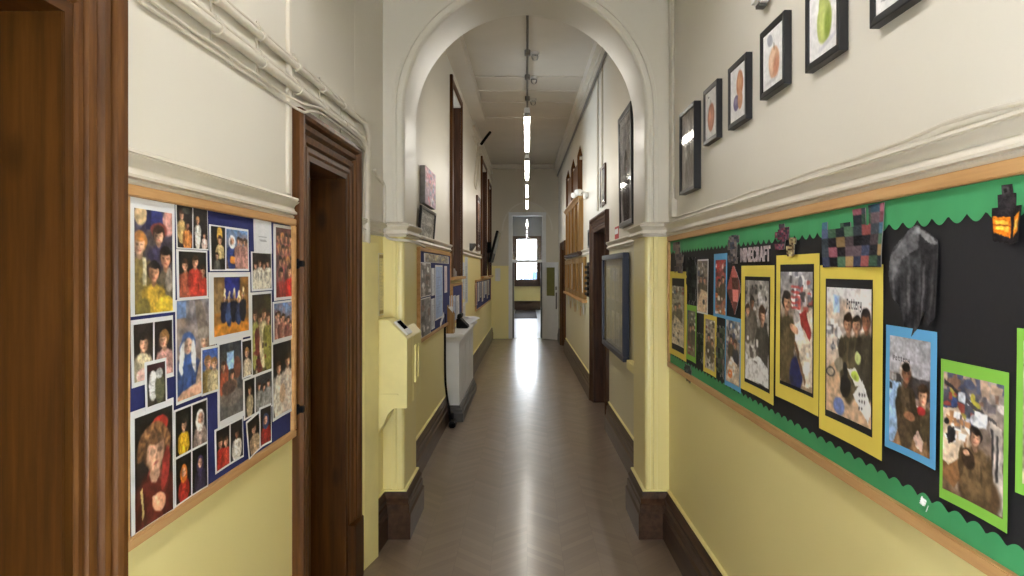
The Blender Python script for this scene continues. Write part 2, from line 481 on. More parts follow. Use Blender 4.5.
D1 = (0.45, 1.446, 2.17); D2 = (2.93, 3.555, 2.105)
W8 = (-2.2, .2, .35, 2.0)
wall('wall_left', 'L', Y0, YA, [W8, (D1[0], D1[1], 0, D1[2]), (D2[0], D2[1], 0, D2[2])], 0.34, M['wall'], ZN)
W2 = (7.98, 9.2, 1.54, 3.76); W3 = (12.95, 14.5, 1.50, 3.66); W4 = (15.1, 16.2, 1.50, 3.5)
wall('wall_left_far', 'LF', YA + .1, YE, [W2, W3, W4], 0.22, M['wall_far'], ZF)
D3 = (7.24, 8.58, 2.10); D4 = (13.9, 15.0, 2.08)
W7 = (-2.2, .45, .35, 2.0)
wall('wall_right', 'R', Y0, YA, [W7], 0.2, M['wall'], ZN)
wall('wall_right_far', 'R', YA + .1, YE, [(D3[0], D3[1], 0, D3[2]), (D4[0], D4[1], 0, D4[2])], 0.24, M['wall_right_far'], ZF)
BX0, BX1, BZ0, BZ1 = -.84, .80, .10, 1.75
struct(MB().box(-1.4, BX0, Y0 - .15, Y0, 0, ZN).box(BX1, 1.3, Y0 - .15, Y0, 0, ZN).box(BX0, BX1, Y0 - .15, Y0, 0, BZ0).box(BX0, BX1, Y0 - .15, Y0, BZ1, ZN).build('wall_back', M['wall']))
def plainwin(name, box, ax):
    x0, x1, y0, y1, z0, z1 = box; e = struct(empty(name, ((x0 + x1) / 2, (y0 + y1) / 2, z0))); mb = MB(); t = .05
    L = [(0, t), ((1 - t) , 1)]
    def bx(a0, a1, za, zb, q0=0.2, q1=0.8):
        if ax == 'x': mb.box(a0, a1, y0 + (y1 - y0) * q0, y0 + (y1 - y0) * q1, za, zb)
        else: mb.box(x0 + (x1 - x0) * q0, x0 + (x1 - x0) * q1, a0, a1, za, zb)
    a0, a1 = (x0, x1) if ax == 'x' else (y0, y1)
    for a in (a0, (a0 + a1) / 2 - t / 2, a1 - t): bx(a, a + t, z0, z1)
    for z in (z0, (z0 + z1) / 2, z1 - t): bx(a0 + t, a1 - t, z, z + t, .25, .75)
    mb.build('sash', M['white'], e)
    mb = MB(); bx(a0 + t, a1 - t, z0 + t, z1 - t, .48, .52); mb.build('pane', M['glass'], e)
plainwin('window_added_right', (.935, 1.09, W7[0], W7[1], W7[2], W7[3]), 'y')  # added window, out of view, to throw daylight on the left wall
plainwin('window_added_left', (-1.3, -1.05, W8[0], W8[1], W8[2], W8[3]), 'y')  # unseen counterpart, added to lift the low part of the right wall
plainwin('window_added_back', (BX0, BX1, Y0 - .12, Y0 - .02, BZ0, BZ1), 'x')  # added behind the camera as a frontal daylight source, never seen
# floor
struct(MB().box(-1.4, 1.3, Y0, YE + .25, -0.1, 0).build('floor', M['floor']))
struct(MB().box(-1.4, 1.3, Y0, YB, ZN, ZN + .1).build('ceiling', M['ceil']))
struct(MB().hexa([P('L', 3.722, 0, 0), P('L', 3.722, 0, .0008), P('L', YA, 0, .035), P('L', YA, 0, 0), P('L', 3.722, ZN, 0), P('L', 3.722, ZN, .0008), P('L', YA, ZN, .035), P('L', YA, ZN, 0)]).build('wall_left_return', M['wall']))
struct(MB().box(-1.4, 1.3, YB, YE + .25, ZF, ZF + .1).build('ceiling_far', M['ceil']))

# arch wall
def arch_wall():
    mb = MB()
    N_ = 40
    path = [(XJL, 0.0, -1, 0), (XJL, 1.0, -1, 0), (XJL, 1.845, -1, 0), (XJL, ZS, -1, 0)]
    for i in range(1, N_):
        t = math.pi - math.pi * i / N_
        path.append((XC + RA * math.cos(t), ZS + RA * math.sin(t), math.cos(t), math.sin(t)))
    path += [(XJR, ZS, 1, 0), (XJR, 1.845, 1, 0), (XJR, 1.0, 1, 0), (XJR, 0.0, 1, 0)]
    prof = [(0.075, YA), (0.072, YA - .007), (0.052, YA - .007), (0.048, YA + .004), (0.034, YA + .004), (0.031, YA - .006), (0.016, YA - .004), (0.004, YA + .008), (0.0, YA + .026),
            (0.0, YB - .02), (0.01, YB), (0.075, YB)]
    rings = [[(x + nx * r, y, z + nz * r) for r, y in prof] for x, z, nx, nz in path]
    mb.rings(rings, closed=False, caps=False)
    for y in (YA, YB):
        out = [(x + nx * .075, z + nz * .075) for x, z, nx, nz in path]
        mb.add([(-1.02, y, 0), (XJL - .075, y, 0), (XJL - .075, y, ZN), (-1.02, y, ZN)], [(0, 1, 2, 3)])
        mb.add([(0.98, y, 0), (XJR + .075, y, 0), (XJR + .075, y, ZN), (0.98, y, ZN)], [(0, 1, 2, 3)])
        for a, b in zip(out[3:-4], out[4:-3]):
            mb.add([(a[0], y, a[1]), (b[0], y, b[1]), (b[0], y, ZN), (a[0], y, ZN)], [(0, 1, 2, 3)])
    o = mb.build('wall_arch', M['arch'], smooth=True)
    o.data.set_sharp_from_angle(angle=math.radians(11))
    return struct(o)
arch_wall()

# end wall with a doorway and fanlight, lobby beyond
EX0, EX1, EZ = -0.385, 0.40, 2.93
struct(MB().box(-1.4, EX0, YE, YE + .25, 0, ZF).box(EX1, 1.3, YE, YE + .25, 0, ZF).box(EX0, EX1, YE, YE + .25, EZ, ZF).build('wall_end', M['wall_end']))
mb = MB()
pts = []
prev = None
for i in range(25):
    t = math.pi - math.pi * i / 24
    a = (0.005 + .60 * math.cos(t), 2.55 + .68 * math.sin(t)); b = (0.005 + .57 * math.cos(t), 2.55 + .65 * math.sin(t))
    if prev:
        pa, pb = prev
        mb.hexa([(pa[0], YE, pa[1]), (a[0], YE, a[1]), (b[0], YE, b[1]), (pb[0], YE, pb[1]), (pa[0], YE - .018, pa[1]), (a[0], YE - .018, a[1]), (b[0], YE - .018, b[1]), (pb[0], YE - .018, pb[1])])
    prev = (a, b)
struct(mb.build('trim_end_arch', M['cream']))

# lobby
LY = 28.5
lob = wallpaint('lobby_paint', 1.95, cream=(150, 152, 158), yellow=(226, 212, 150))
LX0, LX1, LZ0, LZ1 = -0.44, 0.42, 1.19, 2.90
struct(MB().box(-2.6, LX0, LY, LY + .3, 0, 4.1).box(LX1, 2.6, LY, LY + .3, 0, 4.1).box(LX0, LX1, LY, LY + .3, 0, LZ0).box(LX0, LX1, LY, LY + .3, LZ1, 4.1).build('wall_lobby_back', lob))
struct(MB().box(-2.75, -2.6, YE, 19, 0, 4.1).box(-2.75, -2.6, 26, LY + .3, 0, 4.1).box(-2.75, -2.6, 19, 26, 0, 1.0).box(-2.75, -2.6, 19, 26, 3.0, 4.1).build('wall_lobby_left', lob))
plainwin('window_added_lobby', (-2.73, -2.62, 19, 26, 1.0, 3.0), 'y')  # unseen side opening added to brighten the lobby
struct(MB().box(2.6, 2.75, YE, LY + .3, 0, 4.1).build('wall_lobby_right', lob))
struct(MB().box(-2.75, -1.4, YE, YE + .25, 0, 4.1).box(1.3, 2.75, YE, YE + .25, 0, 4.1).build('wall_lobby_front', lob))
k = simple('lobby_vinyl', (150, 156, 178), 0.3, var=0.05, scale=3)
struct(MB().box(-2.75, 2.75, YE + .25, LY + .3, -0.1, 0).build('floor_lobby', k))
struct(MB().box(-2.75, 2.75, YE + .25, LY + .3, 4.1, 4.2).build('ceiling_lobby', M['ceil']))
SKP = [(0, 0), (.04, 0), (.042, .15), (.034, .162), (.034, .2), (.026, .208), (.03, .236), (.02, .252), (.016, .27), (0, .278)]
struct(MB().sweep([(-2.6, LY), (2.6, LY)], [(o, z * 1.3) for o, z in SKP], left=False).build('baseboard_lobby', M['skirt']))
w = struct(empty('window_1', (0, LY, LZ0)))
mb = MB()
for x0, x1, z0, z1 in ((LX0 - .16, LX0 + .03, LZ0 - .2, LZ1 + .1), (LX1 - .03, LX1 + .16, LZ0 - .2, LZ1 + .1), (LX0 + .03, LX1 - .03, LZ0 - .2, LZ0 + .05), (LX0 + .03, LX1 - .03, LZ1 - .03, LZ1 + .1)):
    mb.box(x0, x1, LY - .05, LY + .1, z0, z1)
mb.build('window_frame', M['mahog'], w)
MB().box(LX0 + .03, LX1 - .03, LY - .01, LY + .05, 1.92, 1.98).build('meeting_rail', M['white'], w)
MB().box(LX0, LX1, LY + .06, LY + .066, LZ0, LZ1).build('pane', M['glass'], w)
MB().box(LX0 - .2, LX1 + .2, LY - .14, LY - .05, LZ0 - .23, LZ0 - .19).build('window_sill', M['mahog'], w)
tag(MB().box(-.46, .34, 23.4, 28.2, 0.001, 0.016).build('door_mat', M['mat']), 'dark grey doormat on the pale lobby floor beyond the far doorway', 'mat')
hb = empty('building', (0.6, 46, 0))
MB().box(-1.2, 5.0, 46, 50, 0, .6).build('wall', M['brick'], hb)
MB().prism([(-.8, 45.8, .6), (5.2, 45.8, .6), (5.2, 45.8, 1.3), (1.6, 45.8, 1.55), (0.35, 45.8, 1.5), (-.35, 45.8, 1.2)], (0, 4.2, 0)).build('roof', M['roofb'], hb)
tag(hb, 'blue-grey roofed building outside, seen through the lobby window', 'building')

# doorway casing + fanlight + open leaf
e = struct(empty('door_1', (0.0, YE, 0)))
mb = MB()
for x0, x1, z0, z1 in ((EX0 - .05, EX0 + .04, 0, EZ + .05), (EX1 - .04, EX1 + .05, 0, EZ + .05), (EX0 + .04, EX1 - .04, EZ - .03, EZ + .05), (EX0 + .04, EX1 - .04, 1.80, 1.86)):
    mb.box(x0, x1, YE - .03, YE + .22, z0, z1)
mb.build('door_frame', M['white'], e, bevel=.006)
MB().box(EX0 + .04, EX1 - .04, YE + .05, YE + .056, 1.86, EZ - .03).build('fanlight_pane', pane('fanlight_glass', refl=0.05, rough=0.02, fk=.5), e)
MB().box(EX0 + .04, EX0 + .075, YE + .06, YE + .6, 0.01, 1.8).build('inner_leaf', M['darkgrey'], e)
MB().box(EX1 - .075, EX1 - .04, YE + .06, YE + .5, 0.01, 1.8).build('inner_leaf', M['darkgrey'], e)
# leaf opened into the corridor: from the hinge to the free edge
hx, hy = EX1 - .03, YE - .035; ax = Vector((0.735 - hx, 16.1 - hy, 0)); LW = ax.length; ax.normalize(); nv = Vector((ax.y, -ax.x, 0))
if nv.y > 0: nv = -nv
def lf(a0, a1, z0, z1, n0, n1, mb=None):
    mb = mb or MB(); o = Vector((hx, hy, 0))
    c = lambda a, n, z: o + ax * a + nv * n + Vector((0, 0, z))
    return mb.hexa([c(a0, n0, z0), c(a1, n0, z0), c(a1, n1, z0), c(a0, n1, z0), c(a0, n0, z1), c(a1, n0, z1), c(a1, n1, z1), c(a0, n1, z1)])
mb = MB(); lf(.02, LW, .012, 1.02, 0, .04, mb); lf(.02, .15, 1.02, 1.80, 0, .04, mb); lf(.42, LW, 1.02, 1.80, 0, .04, mb); lf(.15, .42, 1.68, 1.80, 0, .04, mb)
leaf = mb.build('door_leaf', M['white'], e)
lf(.15, .42, 1.02, 1.68, .015, .02).build('vision_panel', M['olive'], e, parent=leaf)
lf(.46, .49, .72, 1.10, .04, .052).build('push_plate', M['darkgrey'], e, parent=leaf)
lf(.465, .485, 1.16, 1.24, .04, .07).build('door_knob', M['grey'], e, parent=leaf)

# ceiling ridges, cornice
for i, y in enumerate((8.95, 9.65, 10.3, 11.35)):
    struct(MB().box(-.66 if y < 11 else -.86, .80, y, y + .035, ZF - .02, ZF).build('trim_ceiling_batten', M['ceil']))
struct(MB().box(-.84, .745, YE - .1, YE, ZF - .10, ZF).build('trim_end_cornice', M['cream']))
struct(MB().add([], []).wbox('R', YB, YE - .1, ZF - .13, ZF, 0, .10).wbox('R', YB, YE - .1, ZF - .17, ZF - .13, 0, .05).build('trim_right_cornice', M['cream']))
# bulkhead on the left under the ceiling
struct(MB().wbox('LF', YB, 11.0, ZF - .13, ZF, 0, .2).build('trim_bulkhead', M['ceil']))

# rails and skirting
RAIL = [(0, 1.822), (.016, 1.822), (.018, 1.830), (.013, 1.832), (.013, 1.835), (.028, 1.837), (.029, 1.844), (.020, 1.852), (.017, 1.862), (.022, 1.872), (.034, 1.880), (.038, 1.886), (.031, 1.888), (.031, 1.891), (.036, 1.893), (.034, 1.900), (.014, 1.905), (0, 1.912)]
def xy(side, u, d=0.0): p = P(side, u, 0, d); return (p.x, p.y)
def run(name, paths, prof, mat, left):
    mb = MB()
    for p in paths: mb.sweep(p, prof, left)
    return struct(mb.build(name, mat, smooth=True))
pierR = [xy('R', YA), (XJR, YA), (XJR, YB), xy('R', YB)]
pierL = [xy('L', YA, .035), (XJL, YA), (XJL, YB), xy('LF', YB)]
run('trim_rail_right', [[xy('R', Y0)] + pierR + [xy('R', D3[0] - .15)], [xy('R', D3[1] + .15), xy('R', D4[0] - .14)]], RAIL, M['cream'], True)
run('trim_rail_left', [[xy('L', 1.591), xy('L', 2.745)], [xy('L', 3.73, .005)] + pierL + [xy('LF', W2[0] - .1)], [xy('LF', W2[1] + .1), xy('LF', W3[0] - .1)]], RAIL, M['cream'], False)
SK2 = [(0, 0), (.044, 0), (.046, .15), (.036, .162), (.036, .205), (.028, .212), (.032, .24), (.02, .256), (.016, .272), (0, .28)]
run('baseboard_right', [[xy('R', Y0)] + pierR + [xy('R', D3[0] - .15)], [xy('R', D3[1] + .15), xy('R', D4[0] - .14)], [xy('R', D4[1] + .14), xy('R', YE - .02)]], SK2, M['skirt'], True)
run('baseboard_left', [[xy('L', Y0), xy('L', D1[0] - .14)], [xy('L', 1.591), xy('L', 2.745)], [xy('L', 3.97, .02)] + pierL + [xy('LF', 7.47)], [xy('LF', 9.45), xy('LF', YE - .02)]], SK2, M['skirt'], False)
BEAD = [(0, .28), (.016, .2795), (.013, .288), (0, .290)]
run('trim_skirting_bead_right', [[xy('R', Y0)] + pierR + [xy('R', D3[0] - .15)], [xy('R', D3[1] + .15), xy('R', D4[0] - .14)]], BEAD, M['yellow'], True)
run('trim_skirting_bead_left', [[xy('L', 3.97, .02)] + pierL + [xy('LF', 7.47)], [xy('LF', 9.45), xy('LF', YE - .02)]], BEAD, M['yellow'], False)

# ------------------------------------------------------------------ wooden door cases
APROF = [(0, 0), (0, .010), (.008, .015), (.022, .015), (.026, .002), (.032, .002), (.038, .017), (.056, .022), (.061, .008), (.068, .008), (.078, .027), (.091, .031), (.096, .016), (.103, .016), (.109, .037), (.120, .044), (.135, .044), (.14, .03), (.14, 0)]
def doorcase(name, side, y0, y1, zt, th, wood_, aw, scale=1.0, plinth=0.0, leafd=None, headscale=1.0):
    e = struct(empty(name, P(side, (y0 + y1) / 2, 0)))
    pr = [(a * scale, b) for a, b in APROF]
    def ring(uu, zz, fu, fz): return [P(side, uu + fu * s, zz + fz * s, d) for s, d in pr]
    mb = MB(); mb.rings([ring(y0, plinth, -1, 0), ring(y0, zt, -1, headscale), ring(y1, zt, 1, headscale), ring(y1, plinth, 1, 0)])
    mb.build('architrave', aw, e, smooth=False)
    if plinth:
        for u, s in ((y0, -1), (y1, 1)):
            a, b = sorted((u, u + s * .145 * scale))
            MB().wbox(side, a, b, 0, plinth, 0, .05).build('plinth_block', wood_, e, bevel=.004)
    t = .025
    for a, b in ((y0 + t, y0 + t + .006), (y1 - t - .006, y1 - t)): MB().wbox(side, a, b, 0, zt - t, -.045, .008).build('edge_strip', wood_, e, bevel=.002)
    for a, b in ((y0, y0 + t), (y1 - t, y1)):
        MB().wbox(side, a, b, 0, zt - t, -th, .008).build('jamb_lining', wood_, e)
    MB().wbox(side, y0, y1, zt - t, zt, -th, .008).build('head_lining', M['pine_h'] if wood_ is M['pine'] else wood_, e)
    # stop beads on the linings
    mb = MB(); q = -th * .5
    mb.wbox(side, y0 + t, y0 + t + .014, 0, zt - t, q - .03, q); mb.wbox(side, y1 - t - .014, y1 - t, 0, zt - t, q - .03, q); mb.wbox(side, y0 + t + .014, y1 - t - .014, zt - t - .014, zt - t, q - .03, q)
    mb.build('door_stop', wood_, e)
    # closed panelled leaf at the back of the reveal
    mb = MB(); a, b = y0 + t + .004, y1 - t - .004; bk = -th + .01; w = b - a; zl = zt - t - .006
    st = .1
    mb.wbox(side, a, a + st, .008, zl, bk, bk + .045); mb.wbox(side, b - st, b, .008, zl, bk, bk + .045)
    for z0, z1 in ((.008, .2), (.9, 1.03), (zl - .12, zl)): mb.wbox(side, a + st, b - st, z0, z1, bk, bk + .045)
    for z0, z1 in ((.2, .9), (1.03, zl - .12)): mb.wbox(side, a + st, b - st, z0, z1, bk + .01, bk + .028)
    lf_ = mb.build('door_leaf', wood_, e)
    c = P(side, a + .06, 1.0, bk + .045); s = SIDE[side][2]
    MB().tube([c, c + Vector((s * .03, 0, 0)), c + Vector((s * .032, 0, 0)), c + Vector((s * .055, 0, 0)), c + Vector((s * .06, 0, 0))], [.012, .012, .026, .028, .012], 12).build('door_knob', M['grey'], e, parent=lf_, smooth=True)
    return e
d1 = doorcase('door_2', 'L', D1[0], D1[1], D1[2], 0.34, M['pine'], M['arch_wood'], 1.0)
d2 = doorcase('door_3', 'L', D2[0], D2[1], D2[2], 0.34, M['pine'], M['arch_wood'], 1.15, plinth=0.32)
for z in (1.645, 1.07):
    mb = MB(); mb.wbox('L', 2.755, 2.772, z - .02, z + .02, .0, .03); mb.wbox('L', 2.752, 2.775, z - .012, z + .012, .03, .05)
    mb.build('black_catch', M['blackpl'], d2, bevel=.003)
doorcase('door_4', 'R', D3[0], D3[1], D3[2], 0.24, M['mahog'], M['mahog'], 1.0)
doorcase('door_5', 'R', D4[0], D4[1], D4[2], 0.24, M['pine'], M['arch_wood'], 0.9)

# tall windows on the left of the far corridor
def tallwin(name, q, headw):
    y0, y1, z0, z1 = q
    e = struct(empty(name, P('LF', (y0 + y1) / 2, z0)))
    mb = MB(); w = .075
    mb.wbox('LF', y0 - w, y0, z0, z1 + w, 0, .035); mb.wbox('LF', y1, y1 + w, z0, z1 + w, 0, .02); mb.wbox('LF', y0, y1, z1, z1 + w, 0, .02)
    mb.build('casing', M['arch_wood'], e, bevel=.005)
    mb = MB(); mb.wbox('LF', y0, y0 + .02, z0, z1, -.21, 0); mb.wbox('LF', y1 - .02, y1, z0, z1, -.21, .0)
    mb.build('jamb_lining', M['mahog'], e)
    MB().wbox('LF', y0 + .02, y1 - .02, z1 - .015, z1, -.21, 0).build('head_lining', M['cream'], e)
    MB().wbox('LF', y0 - .09, y1 + .09, z0 - .035, z0, -.21, .06).build('window_sill', M['oak'], e, bevel=.006)
    mb = MB(); yy = [y0 + .02, y1 - .02]; zz = [z0, (z0 + z1) / 2, z1 - .015]
    for y in (yy[0], (yy[0] + yy[1]) / 2 - .025, yy[1] - .05): mb.wbox('LF', y, y + .05, z0, z1 - .015, -.2, -.15)
    for z in (zz[0], zz[1] - .025, zz[2] - .05): mb.wbox('LF', yy[0] + .05, yy[1] - .05, z, z + .05, -.195, -.155)
    mb.build('sash', M['mahog'], e)
    MB().wbox('LF', yy[0] + .05, yy[1] - .05, z0 + .05, z1 - .065, -.178, -.172).build('pane', M['dimmed' if name == 'window_2' else 'tinted'], e)
    return e
tallwin('window_2', W2, .1); tallwin('window_3', W3, .1); tallwin('window_4', W4, .1)
# ------------------------------------------------------------------ tube lights
def pendant(y0, ln, z, label, group, mat='tube', rods=True, x=0.0, zc=ZF, shade=False):
    e = empty('pendant_light', (x, y0 + ln / 2, z)); tag(e, label, 'light', group)
    MB().prism([(x - .026, y0, z + .030), (x + .026, y0, z + .030), (x + .022, y0, z + .075), (x - .022, y0, z + .075)], (0, ln, 0)).build('housing', M['white'], e)
    pr = [(x + .022 * math.cos(t), y0 + .02, z + .029 + .026 * math.sin(t)) for t in [math.pi + math.pi * i / 8 for i in range(9)]]
    MB().prism(pr, (0, ln - .04, 0)).build('diffuser', M[mat], e)
    if shade:  # unseen wings added to keep direct tube light off the upper arch
        for sg in (-1, 1):
            MB().prism([(x + sg * .024, y0, z + .06), (x + sg * .12, y0, z - .015), (x + sg * .125, y0, z - .012), (x + sg * .026, y0, z + .066)], (0, ln, 0)).build('added_cutoff_wing', M['white'], e)
    for y in (y0, y0 + ln - .02):
        MB().box(x - .025, x + .025, y, y + .02, z, z + .03).build('end_cap', M['grey'], e)
    for y in (y0 + .25, y0 + ln - .25):
        MB().tube([(x, y, z + .07), (x, y, zc)], .006, 6).build('suspension_rod', M['grey'], e)
lz = HC + 1.30
nm = ['nearest lit tube pendant beyond the arch', 'second lit tube pendant beyond the arch', 'third lit tube pendant beyond the arch', 'farthest lit tube pendant, just before the end doorway']
for i, y in enumerate((5.92, 8.32, 10.72, 13.12)):
    pendant(y, 1.9 if i else 1.85, lz, nm[i] + ', hung under the pale ceiling', 'tube pendants in the corridor')
pendant(1.05, 1.7, HC + 1.45, 'lit tube pendant overhead between the near photo board and the green-edged board', 'tube pendants in the corridor', 'tube_n', zc=ZN, shade=True)
pendant(-1.7, 1.9, HC + 1.45, 'lit tube pendant behind the viewer in the near corridor', 'tube pendants in the corridor', 'tube_n', zc=ZN, shade=True)
pendant(21.0, 1.9, HC + 1.4, 'lit tube pendant in the lobby beyond the doorway', 'tube pendants in the corridor', 'tube', zc=4.1)
# conduit along the ceiling with its boxes
e = empty('ceiling_conduit', (0, 8, ZF - .03)); tag(e, 'dark steel conduit running down the middle of the far ceiling', 'conduit')
MB().tube([(0.005, YB + .02, ZF - .03), (0.005, 10.6, ZF - .03), (0.005, 10.64, ZF - .06), (0.005, 10.64, lz + .07)], .013, 8).build('tube', M['grey'], e, smooth=True)
for y in (6.45, 7.9, 8.9, 10.0):
    mb = MB(); mb.tube([(0.005, y, ZF), (0.005, y, ZF - .06)], .035, 12)
    mb.build('junction_box', M['grey'], e)
for y, lab in ((7.98, 'nearest small clear ceiling fitting beside the conduit'), (8.98, 'second small clear ceiling fitting beside the conduit, by the first batten'), (10.15, 'farthest small clear ceiling fitting beside the conduit')):
    e = empty('ceiling_fitting', (.09, y, ZF - .1)); tag(e, lab, 'fitting', 'small fittings beside the conduit')
    MB().tube([(.09, y, ZF), (.09, y, ZF - .03)], .05, 14).build('base', M['whitepl'], e)
    MB().tube([(.09, y, ZF - .03), (.09, y, ZF - .06), (.09, y, ZF - .085), (.09, y, ZF - .095)], [.04, .04, .03, .008], 14).build('lens', M['glass'], e, smooth=True)

# ------------------------------------------------------------------ left photo board
def framed_board(name, side, u0, u1, z0, z1, fw, fd, fm, pm, label, cat='noticeboard', group=None, d0=0.0, pd=0.015):
    e = empty(name, P(side, (u0 + u1) / 2, z0, d0)); tag(e, label, cat, group)
    mb = MB()
    mb.wbox(side, u0, u1, z0, z0 + fw, d0, d0 + fd); mb.wbox(side, u0, u1, z1 - fw, z1, d0, d0 + fd)
    mb.wbox(side, u0, u0 + fw, z0 + fw, z1 - fw, d0, d0 + fd); mb.wbox(side, u1 - fw, u1, z0 + fw, z1 - fw, d0, d0 + fd)
    mb.build('frame', M[fm], e, bevel=.003)
    MB().wbox(side, u0 + fw, u1 - fw, z0 + fw, z1 - fw, d0, d0 + pd).build('pin_panel', M[pm], e)
    return e
framed_board('notice_board', 'L', 1.589, 2.735, .970, 1.819, .027, .030, 'oak', 'navy', 'navy felt board in pale wood frame crowded with costume-play photos, between the two wooden doorcases')

SK = (214, 164, 134); SK2c = (196, 142, 112); SKd = (150, 104, 80)
DK = (26, 23, 25); DB = (38, 33, 32); HB = (62, 42, 30); HK = (30, 25, 24); HL = (158, 116, 70)
OLV = (88, 76, 56); WHT = (222, 216, 206); RED = (168, 50, 42); YEL = (206, 164, 44); BLU = (62, 92, 150); GRY = (120, 116, 114)
G1 = 'photo sheets pinned on the navy board'
def S(q, prints, label, tilt=0.0, d=0.0162, mat='paper', name='photo_sheet', cat='photo', group=G1):
    return sheet('L', q, d, mat, name, label, cat, group, prints, tilt)

c = Cv(56, 104, (60, 58, 84), (96, 82, 60), 1)
c.e(.15, .06, .16, .10, (196, 170, 130)); c.e(.55, .08, .2, .1, (44, 50, 100)); c.e(.9, .1, .16, .14, (190, 140, 130)); c.rc(.3, 0, .42, .2, (34, 36, 70))
c.e(.62, .19, .22, .08, (120, 58, 50)); c.p(.62, .24, .085, SK, HB, (70, 64, 90)); c.p(.14, .33, .10, (222, 176, 148), (166, 112, 60), (120, 104, 62), long=3.4)
c.rc(.2, .46, .3, .74, (196, 186, 158)); c.p(.82, .46, .095, SK2c, HK, (98, 88, 74), look=-.4); c.e(.9, .68, .1, .12, (150, 140, 128)); c.p(.5, .60, .095, SK2c, HK, (186, 152, 62), look=.2)
c.e(.8, .95, .25, .1, (196, 168, 62)); c.e(.2, .95, .2, .1, (112, 100, 54))
S((129.9, 174.6, 194.8, 317), [(.08, .10, .93, .985, c.done())], 'tall photo at top left of the navy board: four children, one in yellow')
c1 = Cv(26, 44, DK, (40, 34, 34), 2); c1.p(.3, .22, .10, SK, HB, (188, 160, 104)); c1.p(.68, .44, .10, SKd, HK, (196, 128, 70)); c1.e(.6, .1, .3, .08, (66, 70, 66))
c2 = Cv(26, 44, DK, (46, 40, 40), 3); c2.p(.3, .3, .08, SK, HL, WHT, wide=.8, long=4.2); c2.p(.75, .66, .06, SK, HB, (226, 200, 190))
S((175.8, 207.6, 203.8, 248.5), [(.02, .02, .49, .97, c1.done()), (.52, .02, .98, .97, c2.done())], 'pair of dark stage photos above the three red robes, one showing a white angel')
c = Cv(48, 56, (34, 34, 32), (24, 20, 22), 4)
for x, y in ((.22, .3), (.86, .42), (.58, .22)): c.p(x, y, .115, SK, HB, (174, 62, 50) if x > .5 else (160, 88, 66), long=3.2)
S((176.5, 207.3, 249.0, 300.5), [(.06, .04, .95, .95, c.done())], 'photo of three children in red robes on black, below the angel pair')
c1 = Cv(26, 46, (24, 24, 26), (44, 40, 36), 5); c1.e(.6, .2, .2, .2, (200, 160, 70)); c1.p(.62, .3, .09, SK, HB, (204, 182, 130), long=2); c1.p(.4, .68, .07, SK, HB, (90, 90, 84)); 
c2 = Cv(44, 52, (104, 142, 190), (120, 90, 80), 6); c2.p(.25, .28, .10, SK, HB, (50, 64, 116), hood=(220, 222, 226), long=3.3); c2.e(.3, .78, .15, .10, (220, 140, 50))
for x in (.55, .7, .86, .97): c2.p(x, .28 + .05 * math.sin(x * 40), .085, SK, HB, (176, 130, 120), long=4)
S((209.4, 248.3, 224.2, 271), [(.03, .03, .37, .97, c1.done()), (.40, .05, .97, .95, c2.done())], 'two-photo sheet near the top of the navy board, with blue sky and a veiled figure')
c = Cv(64, 60, (108, 86, 60), (172, 116, 48), 7); c.rc(.28, 0, .72, .38, (44, 52, 128)); c.rc(0, .1, .22, .6, (136, 110, 74)); c.e(.5, .93, .6, .16, (190, 126, 50))
for i, x in enumerate((.28, .42, .56, .70, .84)):
    y = .34 + .05 * (i % 2); c.p(x, y, .05, SK, (226, 210, 150), [(40, 44, 66), (60, 78, 118), (34, 36, 50), (52, 64, 96), (38, 38, 48)][i], long=4.2, wide=1.2); c.e(x, y - .10, .025, .05, (232, 214, 170))
S((208.8, 250.3, 272.3, 345.5), [(.10, .07, .94, .90, c.done())], 'sheet with crowned figures in dark blue gowns on an orange floor', d=.0175)
c = Cv(28, 46, (236, 236, 240), (228, 228, 232), 8, blot=.01)
for i, y in enumerate((.50, .60, .63)): c.rc(.25 + .05 * i, y, .72 - .04 * (i % 2), y + .025, (150, 150, 156), .8)
S((253.6, 271.2, 218.4, 252.5), [(.01, .01, .99, .99, c.done(1, 0, .04))], 'blank white caption sheet with two faint typed lines, at the top of the navy board', name='caption_sheet', cat='notice')
c = Cv(36, 48, (40, 36, 36), (60, 52, 46), 9)
for x, y in ((.15, .34), (.38, .28), (.62, .36), (.84, .28)): c.p(x, y, .085, SK, HB, (214, 206, 190), long=3.8)
S((251.2, 271.6, 251.5, 291.5), [(.05, .03, .95, .95, c.done())], 'small photo of a white-robed group, right under the caption sheet', d=.0172)
c = Cv(36, 70, (88, 66, 64), (126, 60, 56), 10)
for i in range(12): c.p(.14 + .24 * (i % 4) + .06 * (i // 4), .14 + .17 * (i // 4), .06, SK, [HB, HL, HK][i % 3], [(150, 90, 90), (110, 84, 84), (176, 120, 116)][i % 3])
c.p(.82, .62, .08, SK, HB, (196, 56, 52), long=3); c.p(.3, .66, .075, SK, HK, (160, 70, 64), long=3)
S((273.6, 293.2, 223.6, 301), [(.10, .04, .92, .96, c.done())], 'tall photo of a packed pink crowd, top right corner of the navy board')
c = Cv(40, 90, (42, 38, 36), (96, 92, 50), 11)
for i, x in enumerate((.15, .38, .6, .82)): c.p(x, .26 + .06 * (i % 2), .06, SK, HB, [(150, 150, 84), (110, 52, 46), (196, 186, 150), (134, 130, 66)][i], long=5.2)
c.clutter(16, .05, .55, .95, .98, [(150, 156, 66), (206, 200, 176), (120, 60, 50), (60, 50, 40)], .06)
S((250.4, 271.8, 292.6, 378.5), [(.07, .03, .95, .97, c.done())], 'tall photo of figures in yellow-green and red, below the white-robed group', d=.0176)
c = Cv(36, 46, (112, 150, 196), (130, 84, 74), 12)
